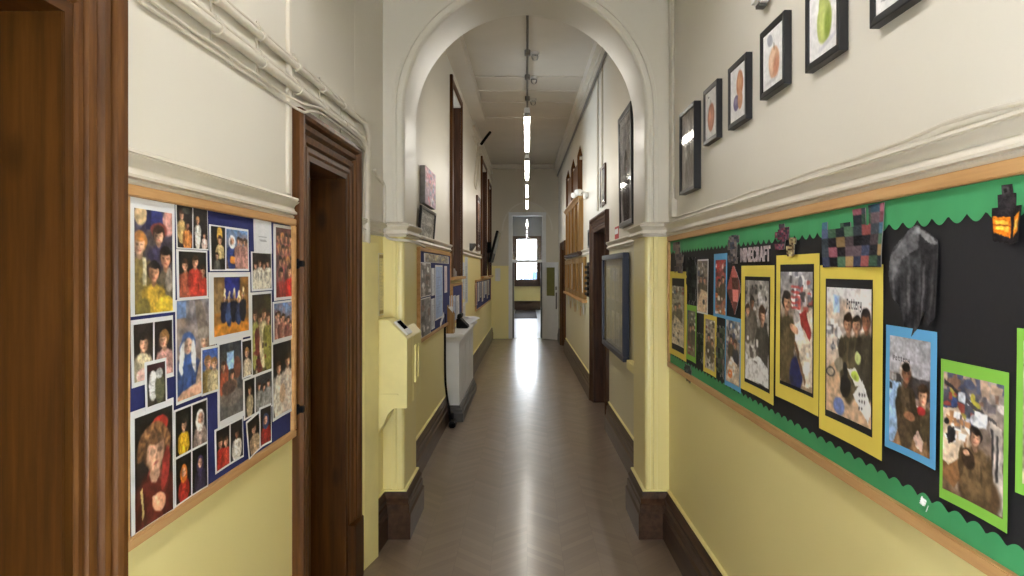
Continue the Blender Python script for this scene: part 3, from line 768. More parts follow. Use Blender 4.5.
for i in range(7): c.p(.12 + .13 * i, .36 + .05 * i - .1 * (i % 2), .085, SK, HB, [(160, 110, 96), (190, 150, 136), (120, 70, 66)][i % 3], long=4)
S((272.9, 292.7, 302, 343.5), [(.05, .05, .95, .92, c.done())], 'blue-sky photo of a line of people, below the packed crowd photo', d=.0172)
c = Cv(38, 76, (26, 28, 30), (50, 44, 42), 13); c.p(.3, .34, .075, SK, HB, (216, 206, 190), long=4.6, wide=1.2); c.p(.76, .28, .08, SK, HB, (206, 190, 176), long=4.8, wide=1.2); c.e(.5, .72, .16, .14, (190, 160, 130))
S((272.2, 291.8, 342.6, 422), [(.03, .03, .97, .96, c.done())], 'photo of two white-draped figures on black, at the right edge under the blue-sky line')
c1 = Cv(30, 56, (40, 34, 32), (54, 48, 44), 14); c1.p(.45, .34, .155, SK, HK, (184, 170, 140), look=.7, long=2.2); c1.e(.5, .62, .34, .09, (206, 192, 160), ang=.3); c1.e(.5, .9, .4, .12, (214, 176, 168))
c2 = Cv(30, 56, (36, 32, 32), (44, 38, 38), 15); c2.p(.55, .34, .145, (220, 170, 140), HL, (196, 150, 140), look=-.7, long=2.4)
S((131, 173, 320.5, 388.5), [(.05, .07, .49, .93, c1.done()), (.53, .07, .97, .93, c2.done())], 'pair of portraits facing each other, under the tall four-children photo')
c = Cv(28, 60, (34, 28, 30), (60, 56, 46), 16); c.rc(0, 0, 1, .16, (60, 30, 36)); c.e(.32, .52, .24, .36, (212, 210, 208)); c.e(.34, .3, .16, .13, (232, 230, 226)); c.e(.7, .62, .26, .4, (92, 92, 70)); c.e(.68, .26, .2, .13, (170, 172, 170))
S((144.9, 166.4, 362.5, 411.5), [(.08, .07, .92, .93, c.done())], 'small photo of two hooded backs, overlapping the facing portraits', d=.0185)
c = Cv(64, 104, (116, 116, 126), (150, 124, 104), 17, bs=8); c.rc(0, 0, .22, .18, (116, 140, 182)); c.pl([(.44, -.02), (.62, .02), (.86, .4), (.54, .42)], (128, 116, 106)); c.p(.7, .45, .085, (204, 166, 138), (150, 138, 126), (150, 126, 104), long=3.6, wide=1.3)
c.e(.7, .36, .2, .06, (150, 138, 128)); c.p(.27, .46, .095, (224, 182, 156), HB, (58, 80, 128), hood=(66, 96, 158), long=3.2, wide=1.25)
for x, a in ((.12, .12), (.42, -.12)): c.e(x, .58, .06, .17, (226, 224, 222), ang=a)
c.e(.4, .95, .5, .07, (204, 160, 132), ang=-.2); c.e(.62, .72, .08, .2, (172, 146, 122), ang=.4)
S((175.6, 215.5, 300.2, 405.5), [(.02, .01, .98, .97, c.done())], 'large grey photo of a blue-veiled figure beside a tall cone-hatted figure', d=.0170)
c = Cv(30, 56, (64, 96, 170), (96, 84, 70), 18); c.p(.36, .3, .13, SK, HL, (140, 120, 70), long=3); c.p(.76, .36, .12, (222, 176, 146), HL, (190, 176, 140), long=3)
S((201.2, 218.0, 348.5, 397), [(.04, .05, .96, .95, c.done())], 'small photo of two fair-haired children on blue, overlapping the veiled figure photo', d=.0190, tilt=-.02)
c = Cv(72, 118, (36, 38, 36), (44, 26, 22), 19); c.e(.62, .15, .26, .09, (170, 54, 44), ang=-.15); c.e(.5, .95, .7, .38, (84, 38, 30)); c.e(.25, .8, .2, .25, (66, 32, 26)); c.e(.5, .58, .2, .1, (116, 52, 44))
c.p(.5, .36, .19, (220, 172, 142), (98, 72, 52), (92, 42, 34), look=.1, long=1.9, wide=1.1)
for i in range(44):
    t = math.pi * (.92 + 1.16 * (i % 22) / 21); k_ = 1 + .16 * (i // 22); c.e(.5 + .34 * k_ * math.cos(t), .33 + .17 * k_ * math.sin(t), .055, .034, (92 + 26 * (i % 3), 66 + 20 * (i % 3), 46 + 13 * (i % 3)), soft=.6)
c.e(.8, .56, .1, .2, (140, 52, 46), ang=.2); c.e(.62, .85, .19, .085, (206, 148, 118), ang=.3)
for i in range(4): c.e(.52 + .05 * i, .80 + .03 * i, .09, .02, (216, 158, 128), ang=.3)
c.pl([(.12, .66), (.17, .64), (.24, .9), (.19, .92)], (190, 172, 116))
S((130.6, 173.6, 412.5, 540.5), [(.08, .06, .96, .965, c.done())], 'largest photo, curly-haired child in maroon, bottom left corner of the navy board', d=.0175)
pr = []
for i, (x0, y0, cl, hd, hr) in enumerate((((.03), .02, YEL, None, HK), (.52, .02, (160, 140, 130), (226, 220, 212), HB), (.03, .51, (170, 54, 44), (196, 110, 40), HB), (.52, .51, (54, 48, 74), (66, 56, 88), HB))):
    c = Cv(30, 48, (24, 26, 24), (30, 26, 26), 20 + i); c.p(.52, .36, .12 + .03 * (i == 1), SK, hr, cl, hood=hd, look=.2, long=2.6); pr.append((x0, y0, x0 + .45, y0 + .465, c.done()))
S((174.2, 207.3, 410.5, 508.5), pr, 'sheet of four dark portraits with yellow, white, orange and purple costumes, beside the maroon child')
c = Cv(48, 86, (50, 54, 62), (104, 100, 98), 25); c.rc(.3, .12, .62, .36, (150, 186, 232)); c.e(.2, .42, .18, .18, (130, 66, 46)); c.e(.75, .36, .16, .15, (110, 70, 54)); c.p(.16, .3, .06, SK, HB, (160, 84, 60)); c.p(.55, .44, .055, SK, HB, (140, 110, 90)); c.e(.5, .75, .5, .12, (120, 112, 106)); c.e(.4, .6, .3, .1, (90, 70, 64))
S((217.3, 243, 343, 428.5), [(.07, .03, .97, .93, c.done())], 'large dim hall photo with a bright blue window, centre of the navy board', d=.0172)
c = Cv(24, 46, (42, 36, 34), (54, 46, 42), 26); c.p(.5, .34, .13, (222, 176, 146), HL, (206, 190, 166), long=3)
S((241.6, 251.6, 340, 379.5), [(.05, .05, .95, .95, c.done())], 'narrow photo of a child in cream beside the dim hall photo', d=.0192)
c1 = Cv(22, 42, (28, 28, 30), (40, 36, 34), 27); c1.p(.5, .3, .10, SK, HB, (176, 160, 130), long=3.4); c2 = Cv(34, 42, (60, 62, 66), (76, 70, 66), 28)
for x in (.2, .5, .8): c2.p(x, .3 + .08 * (x == .5), .09, SK, HB, (150, 148, 146), long=4)
S((243.2, 272.2, 379.5, 421), [(.04, .05, .36, .95, c1.done()), (.40, .05, .97, .95, c2.done())], 'pair of photos of grey-robed figures below the yellow-green costumes')
c = Cv(26, 50, DK, DB, 29); c.p(.5, .32, .12, SK, HB, (176, 150, 120), look=.3, long=3)
S((247.2, 260.4, 419, 459), [(.06, .05, .94, .95, c.done())], 'small tilted photo of a child in beige near the bottom of the navy board', tilt=.14, d=.0188)
c = Cv(26, 50, DK, DB, 30); c.p(.5, .34, .13, SK, HB, (160, 50, 44), hood=(62, 74, 110), long=2.8)
S((259.4, 271.2, 408.5, 449), [(.06, .05, .94, .95, c.done())], 'small photo of a blue-hooded figure in red, right of the tilted beige one', tilt=-.03, d=.0195)
c1 = Cv(26, 48, DK, DB, 31); c1.p(.3, .34, .11, SK, HB, RED, long=3); c1.p(.74, .38, .11, SK, HB, (180, 66, 50), long=3); c2 = Cv(26, 48, DK, (36, 34, 36), 32); c2.p(.5, .32, .11, SKd, HK, WHT, long=3)
S((214.8, 243, 430, 474.5), [(.04, .05, .49, .95, c1.done()), (.53, .05, .97, .95, c2.done())], 'two-photo sheet with red pair and white singer, lowest on the navy board')

# ------------------------------------------------------------------ right project board
e = framed_board('notice_board', 'R', .62, 4.165, 1.046, 1.819, .030, .030, 'oak', 'blackp', 'long black-paper project board with green scalloped edging, on the right wall')
def border(zb, zs, sg):
    n = 560; mb = MB(); u0, u1 = .652, 4.133; pts = []
    vs = []; fs = []
    for i in range(n + 1):
        u = u0 + (u1 - u0) * i / n
        w = .5 + .62 * (abs(math.sin(math.pi * u / .058)) - .5)
        vs += [P('R', u, zb, .0172), P('R', u, zs + sg * (.022 if sg > 0 else .028) * w, .0172 + .001 * math.sin(u * 31))]
    for i in range(n): fs.append((2 * i, 2 * i + 2, 2 * i + 3, 2 * i + 1))
    mb.add(vs, fs); return mb.build('scalloped_border', M['greenp'], e)
border(1.7885, 1.7375, -1); border(1.0765, 1.112, 1)

G2 = 'mounted photos on the green-edged board'
def T(q, mat, prints, label, tilt=0.0, d=0.0186, backing=None, name='mounted_photo', curl=.004):
    return sheet('R', q, d, mat, name, label, 'photo', G2, prints, tilt, curl=curl, backing=backing)
CLT = [(200, 196, 190), (150, 140, 130), (90, 84, 84), (120, 60, 56), (60, 70, 100), (210, 206, 204), (70, 64, 58)]
c = Cv(30, 90, (120, 116, 110), (190, 180, 168), 40); c.clutter(30, 0, .0, 1, .4, CLT, .09); c.p(.3, .36, .05, SK, HK, OLV); c.p(.62, .32, .045, SK, HB, OLV); c.pl([(0, .95), (.2, .5), (1, .62), (1, 1), (0, 1)], (196, 182, 164)); c.clutter(14, .1, .55, .95, .95, [(230, 230, 232), (60, 60, 64), (110, 90, 70)], .07)
T((669.6, 686.8, 271.4, 352.6), 'mount_y', [(.17, .17, .87, .86, c.done())], 'yellow-mounted classroom photo at the far end of the board, next to the arch', backing=(.17, .08, .88, .93))
c = Cv(30, 80, (110, 100, 92), (170, 150, 130), 41); c.clutter(26, 0, 0, 1, .45, CLT, .1); c.p(.35, .34, .06, SK, HK, OLV); c.p(.72, .38, .06, SK, HB, OLV); c.pl([(0, .9), (.3, .55), (1, .6), (1, 1), (0, 1)], (206, 180, 154)); c.e(.6, .8, .12, .05, (40, 40, 44))
T((697.6, 708.2, 259.6, 312.5), 'paper', [(.04, .03, .97, .97, c.done())], 'unmounted narrow photo of a craft table, high up near the far end', name='photo_sheet')
c = Cv(30, 90, (140, 60, 60), (150, 120, 100), 42); c.clutter(22, 0, 0, 1, .5, [(176, 50, 50), (200, 190, 186), (90, 40, 44), (60, 60, 70)], .12); c.p(.35, .42, .06, SK, HK, OLV); c.p(.7, .36, .055, SK, HB, OLV); c.clutter(12, 0, .65, 1, 1, [(220, 210, 200), (190, 110, 60), (80, 74, 70)], .12)
T((714, 727, 254, 316), 'mount_b', [(.14, .10, .94, .95, c.done())], 'narrow blue-mounted photo with a lot of red in it')
c = Cv(26, 66, (90, 92, 80), (120, 104, 80), 43); c.clutter(20, 0, 0, 1, .4, CLT, .1); c.p(.4, .38, .07, SK, HK, OLV); c.p(.75, .34, .06, SK, HB, (60, 56, 46)); c.clutter(10, 0, .7, 1, 1, CLT, .1)
T((686.6, 696.4, 304.2, 358.6), 'mount_g', [(.1, .1, .92, .9, c.done())], 'small lime-mounted photo low at the far end')
c = Cv(28, 76, (150, 136, 122), (180, 170, 160), 44); c.clutter(22, 0, 0, 1, .4, CLT, .1); c.p(.38, .36, .065, SK, HK, OLV); c.p(.7, .44, .06, SK, HB, OLV); c.clutter(14, 0, .6, 1, 1, [(220, 216, 210), (120, 96, 70), (70, 66, 62)], .1)
T((704, 716.6, 313.5, 371), 'mount_y', [(.14, .08, .88, .92, c.done())], 'small yellow-mounted photo low on the board, between lime and blue mounts')
c = Cv(40, 84, (150, 150, 156), (140, 112, 92), 45); c.clutter(34, 0, 0, 1, .4, CLT + [(90, 120, 160)], .09); c.p(.35, .3, .055, SK, HK, OLV); c.p(.68, .36, .06, SK, HB, (56, 60, 76)); c.pl([(0, .85), (.3, .6), (1, .7), (1, 1), (0, 1)], (196, 178, 160)); c.e(.3, .86, .16, .07, (206, 120, 60)); c.clutter(10, .1, .6, .9, .85, [(232, 230, 230), (66, 62, 60)], .07)
T((725.4, 741.4, 315.6, 384.5), 'mount_b', [(.07, .05, .93, .93, c.done())], 'blue-mounted photo low beside the second yellow mount, orange object at its bottom')
c = Cv(60, 120, (112, 108, 106), (206, 202, 198), 46, bs=9); c.clutter(70, 0, .05, 1, .55, [(170, 166, 164), (84, 80, 82), (130, 122, 116), (56, 54, 58), (190, 188, 190)], .07); c.p(.72, .33, .075, SK, HB, (70, 66, 62), long=4.2, wide=.95); c.p(.3, .22, .055, SKd, HK, (96, 90, 84)); c.p(.1, .3, .05, SK, HB, (110, 104, 98)); c.pl([(0, 1), (.1, .8), (.6, .74), (1, .82), (1, 1)], (226, 224, 224)); c.clutter(14, .05, .58, .6, .82, [(226, 224, 222), (90, 84, 80)], .06)
T((741.4, 774.2, 265.8, 388), 'mount_y', [(.155, .115, .87, .90, c.done())], 'first of the large yellow mounts: child in grey by a cluttered bench, nearest the lettering', backing=(.13, .085, .90, .93))
c = Cv(72, 124, (150, 150, 156), (150, 128, 106), 47, bs=9); c.clutter(46, .3, 0, 1, .34, [(226, 226, 230), (110, 112, 124), (70, 66, 70), (176, 90, 84), (190, 190, 196)], .06)
for i in range(5): c.rc(.34, .12 + .045 * i, .62, .14 + .045 * i, (186, 60, 58), .8)
c.pl([(.35, .5), (1, .3), (1, .95), (.72, .98)], (214, 200, 184)); c.pl([(.36, .52), (.62, .42), (.74, .52), (.46, .66)], (238, 238, 242)); c.pl([(.6, .36), (.8, .32), (.96, .5), (.92, .58), (.66, .44)], (150, 52, 50)); c.clutter(8, .6, .55, .95, .85, [(240, 240, 244), (190, 180, 170)], .06)
c.pl([(.0, .5), (.12, .48), (.1, .98), (0, .98)], (56, 66, 110)); c.p(.2, .27, .085, SK, HK, (96, 84, 62), long=4.6, wide=.95, look=.5); c.e(.5, .9, .2, .16, (38, 46, 96)); c.e(.44, .5, .13, .035, (206, 158, 130), ang=.3); c.pl([(.44, .62), (.5, .6), (.8, .92), (.76, .98)], (120, 92, 66))
T((776.4, 819.2, 255.6, 395.6), 'mount_y', [(.125, .115, .88, .875, c.done())], 'second large yellow mount: child at a table with white papers and a red case', backing=(.11, .065, .90, .90))
c = Cv(84, 130, (222, 220, 224), (190, 160, 132), 48, bs=6, blot=.04); c.rc(.16, .06, .32, .2, (176, 198, 226)); c.e(.24, .1, .05, .03, (140, 166, 206)); c.clutter(18, .02, .28, .35, .52, [(240, 238, 240), (150, 146, 150), (96, 92, 96)], .05)
c.pl([(0, .66), (.3, .55), (1, .6), (1, 1), (0, 1)], (196, 166, 138)); c.p(.52, .27, .07, SK, HB, (92, 82, 64), long=3.8, wide=1.1); c.p(.70, .27, .062, SK, HK, (84, 76, 60), long=3.6); c.p(.88, .23, .07, SKd, (36, 32, 34), (74, 68, 58), long=3.8)
c.pl([(.5, .62), (.66, .6), (.82, .7), (.66, .74)], (236, 236, 232)); c.e(.66, .66, .09, .035, (176, 196, 84), ang=.3); c.pl([(.62, .8), (.82, .68), (1, .84), (.94, .98)], (240, 240, 244))
for i in range(8): c.e(.76 + .05 * (i % 3), .78 + .05 * (i // 3), .014, .012, (50, 50, 54))
c.e(.44, .76, .11, .085, (30, 30, 34)); c.e(.45, .64, .045, .06, (34, 34, 38)); c.e(.3, .93, .14, .07, (108, 124, 176)); c.e(.1, .68, .11, .04, (70, 66, 66)); c.e(.1, .68, .08, .027, (200, 184, 166)); c.e(.72, .52, .06, .05, (180, 190, 130)); c.e(.3, .6, .1, .06, (150, 140, 122))
# the word on the wall inside the photograph
GL = {'P': '111 101 111 100 100 000', 'o': '000 111 101 101 111 000', 't': '010 111 010 010 011 000', 'e': '000 111 111 100 111 000', 'r': '000 111 100 100 100 000', 'y': '000 101 101 111 001 110'}
def word(img, text, x, y, s, col):
    for i, ch in enumerate(text):
        for j, row in enumerate(GL[ch].split()):
            for k_, bit in enumerate(row):
                if bit == '1':
                    X0 = x + (i * 4 + k_) * s[0]; Y0_ = y + j * s[1]; img[Y0_:Y0_ + s[1], X0:X0 + s[0]] = col
    return img
pot = word(c.done(), 'Pottery', 40, 11, (1, 2), (62, 56, 64))
T((820.2, 882.8, 265.4, 428), 'mount_y', [(.135, .13, .855, .865, pot)], 'largest and nearest yellow mount: three children leaning over a table with papers', backing=(.11, .08, .87, .905))
c = Cv(64, 110, (150, 150, 158), (126, 96, 74), 49, bs=6, blot=.05); c.rc(0, 0, 1, .34, (162, 160, 166)); c.rc(.3, .34, 1, .52, (66, 62, 64)); c.pl([(0, .42), (.3, .42), (.3, 1), (0, 1)], (150, 176, 210)); c.clutter(14, .02, .36, .5, .52, [(60, 56, 58), (90, 84, 84), (176, 172, 172)], .06); 
c.pl([(.1, 1), (.3, .74), (.62, .6), (1, .84), (1, 1)], (140, 108, 80)); c.pl([(.62, .6), (.7, .58), (1, .78), (1, .86)], (226, 224, 226)); c.p(.42, .32, .085, SKd, (214, 196, 186), (84, 70, 54), long=3.6, wide=.85, look=.2); c.e(.42, .27, .1, .04, HK); c.p(.84, .48, .08, SK, HB, (92, 78, 58), long=1.9); c.e(.5, .7, .14, .04, SKd); c.e(.78, .62, .1, .04, (176, 50, 54)); c.pl([(.6, .88), (.7, .8), (.86, .88), (.8, .98), (.66, .96)], (216, 184, 170))
T((886.2, 936.6, 324.6, 446), 'mount_b', [(.09, .08, .90, .94, word(c.done(), 'Pottery', 6, 20, (1, 1), (92, 88, 96)))], 'blue mount at the near end: two children at a brown table in a grey room')
c = Cv(84, 120, (150, 140, 136), (110, 86, 66), 50, bs=6); c.clutter(60, .0, 0, 1, .2, [(176, 150, 130), (90, 84, 90), (200, 190, 186), (120, 90, 76), (70, 76, 100)], .07); c.rc(.0, .15, .62, .4, (70, 72, 84)); c.clutter(26, .05, .16, .6, .38, [(60, 84, 140), (50, 50, 60), (160, 150, 60), (150, 70, 60), (190, 190, 196)], .05); c.pl([(.02, .06), (.9, .3), (.9, .34), (.02, .1)], (60, 56, 58)); c.rc(.55, .25, .75, .38, (226, 228, 232)); c.rc(.28, .14, .38, .22, (210, 214, 222))
c.pl([(0, .3), (.25, .28), (.62, .48), (.1, .78), (0, .74)], (206, 184, 160)); c.pl([(0, .74), (.1, .78), (.6, .5), (.62, .62), (.2, .95), (0, .9)], (128, 92, 62)); c.clutter(22, .04, .32, .45, .58, [(236, 236, 240), (50, 48, 52), (170, 120, 80), (110, 100, 100), (240, 240, 240)], .045); c.pl([(.04, .52), (.16, .46), (.22, .54), (.1, .6)], (34, 34, 38))
c.pl([(.78, .3), (1, .34), (1, 1), (.86, 1)], (186, 176, 168)); c.rc(.8, .36, .84, .7, (46, 44, 48)); c.rc(.88, .4, .92, .75, (56, 54, 56)); c.e(.62, .9, .34, .2, (84, 64, 46)); c.p(.56, .46, .075, SK, HK, (104, 84, 60), long=3.4, wide=1.5, look=-.4); c.e(.44, .66, .1, .09, (60, 46, 36)); c.e(.42, .62, .05, .03, SK)
T((941, 1008.5, 358.6, 497), 'mount_g', [(.05, .085, .95, .925, c.done())], 'lime mount at the near end: child in brown seated at a workbench under shelves')
c = Cv(60, 110, (190, 176, 170), (140, 116, 100), 51); c.clutter(30, 0, 0, 1, .5, CLT, .08); c.p(.6, .4, .09, SK, HB, OLV); c.pl([(0, .9), (.4, .6), (1, .7), (1, 1), (0, 1)], (196, 176, 156)); c.clutter(10, .1, .6, .9, .95, CLT, .07)
T((1017, 1096, 328, 492), 'mount_g', [(.10, .07, .93, .93, c.done())], 'lime mount cut off by the right edge of the picture')

# block lettering
cu = bpy.data.curves.new('lettering', 'FONT'); cu.body = 'MINECRAFT'; cu.size = .1; cu.extrude = .0012; cu.offset = .0035; cu.space_character = 1.02
to = bpy.data.objects.new('tmp_text', cu); COL.objects.link(to)
dg = bpy.context.evaluated_depsgraph_get(); me = bpy.data.meshes.new_from_object(to.evaluated_get(dg)); bpy.data.objects.remove(to)
ul, zt = unp('R', 741.6, 247.5); _, zb = unp('R', 741.6, 262.5); ur, _ = unp('R', 771.4, 255)
xs = [v.co.x for v in me.vertices]; ys = [v.co.y for v in me.vertices]; x0, x1, y0, y1 = min(xs), max(xs), min(ys), max(ys)
org = P('R', (ul + ur) / 2, zb, .019)
for v in me.vertices:
    fx = (v.co.x - x0) / (x1 - x0); fy = (v.co.y - y0) / (y1 - y0)
    v.co = P('R', ul + (ur - ul) * fx, zb + (zt - zb) * fy * .96, .0195 + v.co.z) - org
me.materials.append(simple('grey_stone_lettering', (176, 160, 162), .7, var=.35, scale=90))
o = bpy.data.objects.new('lettering', me); COL.objects.link(o); o.location = org; o['_o'] = tuple(org); ALL.append(o)
tag(o, 'grey block capitals spelling one word, pinned above the first large yellow mount', 'lettering')

# paper cut-outs pinned round the border
def cutout(q, img, mask, label, d=.0225, name='paper_cutout', group='paper cut-outs on the green-edged board', tilt=0.0, mat='greyp'):
    ul, zt = unp('R', q[0], q[2], d); _, zb = unp('R', q[0], q[3], d); ur, _ = unp('R', q[1], q[3], d)
    root_o = P('R', (ul + ur) / 2, zb, d); ny, nx = mask.shape
    # the sheet itself: a thin piece of paper with the outline of the mask
    uc, zc = (ul + ur) / 2, (zt + zb) / 2
    def pos(fx, fy, dd=0.0):
        u = (ul + (ur - ul) * fx) - uc; z = (zt + (zb - zt) * fy) - zc; ca, sa = math.cos(tilt), math.sin(tilt)
        return P('R', uc + u * ca + z * sa, zc - u * sa + z * ca, d + dd + .004 * math.sin(5 * fx + 3 * fy))
    mb = MB(); n2 = (nx + 1) * (ny + 1)
    vs = [pos(i / nx, j / ny) for j in range(ny + 1) for i in range(nx + 1)]; vs += [pos(i / nx, j / ny, -.0012) for j in range(ny + 1) for i in range(nx + 1)]
    fs = []; W = nx + 1
    for j in range(ny):
        for i in range(nx):
            if not mask[j, i]: continue
            a = j * W + i; fs.append((a, a + 1, a + W + 1, a + W)); fs.append((n2 + a, n2 + a + W, n2 + a + W + 1, n2 + a + 1))
            for di, dj, p, q2 in ((-1, 0, a + W, a), (1, 0, a + 1, a + W + 1), (0, -1, a, a + 1), (0, 1, a + W + 1, a + W)):
                ii, jj = i + di, j + dj
                if not (0 <= ii < nx and 0 <= jj < ny and mask[jj, ii]): fs.append((p, q2, n2 + q2, n2 + p))
    mb.add(vs, fs); root = mb.build(name, M[mat], org=root_o)
    tag(root, label, 'paper cut-out', group)
    big = np.zeros((ny * 1, nx * 1), bool)
    paint_mesh('print', lambda fx, fy: pos(fx, fy, .0008), img, root, mat='printm', cut=mask)
    return root
def blob_mask(nx, ny, seed, kind):
    r = np.random.RandomState(seed); X, Y = np.meshgrid((np.arange(nx) + .5) / nx, (np.arange(ny) + .5) / ny); m = np.zeros((ny, nx), bool)
    if kind == 'torn':
        w = .42 + .06 * np.sin(Y * 9 + seed) + .05 * np.sin(Y * 23 + 2 * seed); m = (np.abs(X - .5 - .06 * np.sin(Y * 6 + seed)) < w * np.clip(1.25 - Y * .35, .5, 1)) & (Y > .05 + .05 * np.sin(X * 11 + seed) ** 2) & (Y < .97 - .10 * np.abs(np.sin(X * 13 + seed)))
    elif kind == 'diamond':
        m = (np.abs(X - .5) + np.abs(Y - .5) * .9) < .48
    elif kind == 'blocks':
        for _ in range(9):
            x, y = r.rand() * .7, r.rand() * .8; m |= (X > x) & (X < x + .34) & (Y > y) & (Y < y + .26)
        m |= (np.abs(X - .5) < .16)
    return m
def patch_img(nx, ny, seed, cols, blk=4, lo=.75, hi=1.2):
    r = np.random.RandomState(seed); a = np.zeros((ny + 1, nx + 1, 3))
    for j in range(0, ny + 1, blk):
        for i in range(0, nx + 1, blk):
            a[j:j + blk, i:i + blk] = np.array(cols[r.randint(len(cols))], float) * (lo + (hi - lo) * r.rand())
    return np.clip(a + r.randn(ny + 1, nx + 1, 1) * 6, 3, 250)
# (the drawn characters on the board are not copied: plain pieces of paper of like size and colour)
def poly_mask(nx, ny, pts):
    X, Y = np.meshgrid((np.arange(nx) + .5) / nx, (np.arange(ny) + .5) / ny); ins = np.zeros((ny, nx), bool)
    for (x0, y0), (x1, y1) in zip(pts, pts[1:] + pts[:1]):
        if abs(y1 - y0) > 1e-6: ins ^= ((Y >= y0) != (Y >= y1)) & (X < (x1 - x0) * (Y - y0) / (y1 - y0) + x0)
    return ins
c = Cv(61, 97, (92, 92, 95), (40, 38, 40), 61, blot=.25, bs=10); c.pl([(0, .3), (.5, .02), (.66, .0), (.6, .2), (.3, .3), (.1, .5)], (120, 120, 124), .7); c.pl([(.45, .1), (.62, .02), (1, .16), (.9, .2), (.62, .08)], (150, 150, 152), .7); c.pl([(.66, .15), (1, .18), (1, 1), (.62, 1)], (44, 42, 44), .75)
for i in range(9): c.e(.1 + .1 * i, .5 + .25 * c.r.rand(), .03, .24, [(112, 110, 112), (30, 29, 31), (76, 74, 76)][i % 3], ang=.06, soft=.8, al=.6)
cutout((890.5, 937, 228, 333), c.done(), poly_mask(60, 96, [(.03, .28), (.1, .2), (.5, .02), (.62, 0), (1, .15), (1, .8), (.85, .88), (.72, .76), (.62, .9), (.45, 1), (.3, .93), (.2, .72), (.08, .66), (0, .45)]), 'large torn charcoal-grey paper piece above the blue mount near the right edge', mat='blackp')
c = Cv(12, 16, (232, 232, 232), (220, 220, 220), 62)
cutout((921.5, 928.5, 495, 508.5), c.done(), poly_mask(11, 15, [(.3, 0), (1, .7), (.8, 1), (0, .6)]), 'small white torn paper corner on the bottom green border', mat='paper', d=.019)
nx, ny = 44, 36; X, Y = np.meshgrid((np.arange(nx) + .5) / nx, (np.arange(ny) + .5) / ny)
m = (Y > .34) | ((X > .55) & (Y > .06) & (X < .72)) | ((X > .78) & (Y > .02)) | ((X > .34) & (X < .5) & (Y > .26)) | ((X < .12) & (Y > .2))
cutout((823.2, 882.8, 212, 267.5), patch_img(nx, ny, 5, [(150, 92, 104), (72, 104, 126), (84, 116, 92), (130, 72, 70), (78, 86, 116), (92, 78, 84), (150, 124, 84), (60, 66, 72), (36, 36, 40), (44, 50, 56), (40, 36, 40)], 6), m, 'collage of coloured square paper patches on top of the largest yellow mount', d=.0245)
cutout((672, 684, 243, 273), patch_img(20, 40, 6, [(110, 100, 100), (84, 78, 82), (132, 116, 110)], 4), blob_mask(20, 40, 8, 'blocks'), 'grey-brown blocky paper scrap at the far top corner, over the end yellow mount')
cutout((686.5, 697, 255, 306), patch_img(20, 40, 7, [(46, 50, 48), (60, 64, 60), (36, 38, 40)], 5), blob_mask(20, 40, 4, 'torn'), 'dark grey-green paper strip beside the unmounted craft table photo')
cutout((728, 740, 236, 264), patch_img(22, 36, 8, [(112, 104, 104), (92, 84, 88), (130, 118, 112), (80, 84, 96)], 3), blob_mask(22, 36, 21, 'blocks'), 'grey blocky paper scrap just left of the block lettering')
cutout((727.5, 741, 266, 313), patch_img(28, 44, 9, [(206, 124, 116), (188, 104, 98), (150, 92, 84), (122, 84, 74)], 11), blob_mask(28, 44, 5, 'diamond'), 'salmon-pink diamond of paper left of the first large yellow mount')
cutout((775.6, 789, 225, 250), patch_img(26, 34, 10, [(110, 60, 80), (84, 76, 88), (140, 84, 96), (70, 66, 74)], 3), blob_mask(26, 34, 33, 'blocks'), 'purple and grey blocky scrap on the border above the second large yellow mount')
cutout((787.5, 795.5, 238, 256.5), patch_img(18, 30, 11, [(150, 130, 96), (96, 72, 52), (190, 176, 130)], 3), blob_mask(18, 30, 12, 'blocks'), 'small tan paper scrap stuck on the top edge of the second large yellow mount', d=.0262)
cutout((716.6, 725, 322, 378), patch_img(18, 44, 12, [(70, 80, 62), (96, 104, 84), (54, 56, 52), (120, 110, 96)], 4), blob_mask(18, 44, 14, 'torn'), 'ragged grey-green paper strip between the low yellow and blue mounts')
cutout((697.5, 704, 330, 362), patch_img(16, 36, 13, [(74, 84, 64), (58, 66, 54), (92, 88, 76)], 4), blob_mask(16, 36, 15, 'torn'), 'ragged olive paper strip between the low lime and yellow mounts')
cutout((685, 691.5, 362, 381), patch_img(16, 24, 14, [(90, 96, 92), (110, 116, 112), (70, 74, 74)], 4), blob_mask(16, 24, 16, 'torn'), 'grey paper scrap on the bottom green border at the far end')
# lantern cut-out
nx, ny = 36, 72; X, Y = np.meshgrid((np.arange(nx) + .5) / nx, (np.arange(ny) + .5) / ny)
m = ((np.abs(X - .52) < .14) & (Y < .2)) | ((np.abs(X - .5) < .24) & (Y > .14) & (Y < .38)) | ((np.abs(X - .5) < .46) & (Y > .34) & (Y < .86 + .1 * (.5 - np.abs(X - .6))))
c = Cv(37, 73, (48, 44, 46), (34, 30, 32), 71, blot=.12)
c.rc(.4, .03, .6, .14, (78, 74, 74)); c.rc(.46, .05, .54, .12, (30, 28, 30)); c.pl([(.06, .46), (.58, .5), (.58, .82), (.06, .72)], (206, 116, 30)); c.pl([(.14, .52), (.5, .55), (.5, .72), (.14, .66)], (236, 176, 70)); c.pl([(.7, .5), (.92, .44), (.92, .72), (.7, .8)], (214, 130, 36)); c.pl([(.75, .56), (.87, .52), (.87, .66), (.75, .7)], (240, 190, 90)); c.pl([(.06, .58), (.58, .62), (.58, .645), (.06, .605)], (150, 72, 20))
cutout((993.5, 1021, 187, 251), c.done(), m, 'black paper lantern with orange windows near the top right of the board', mat='blackp')

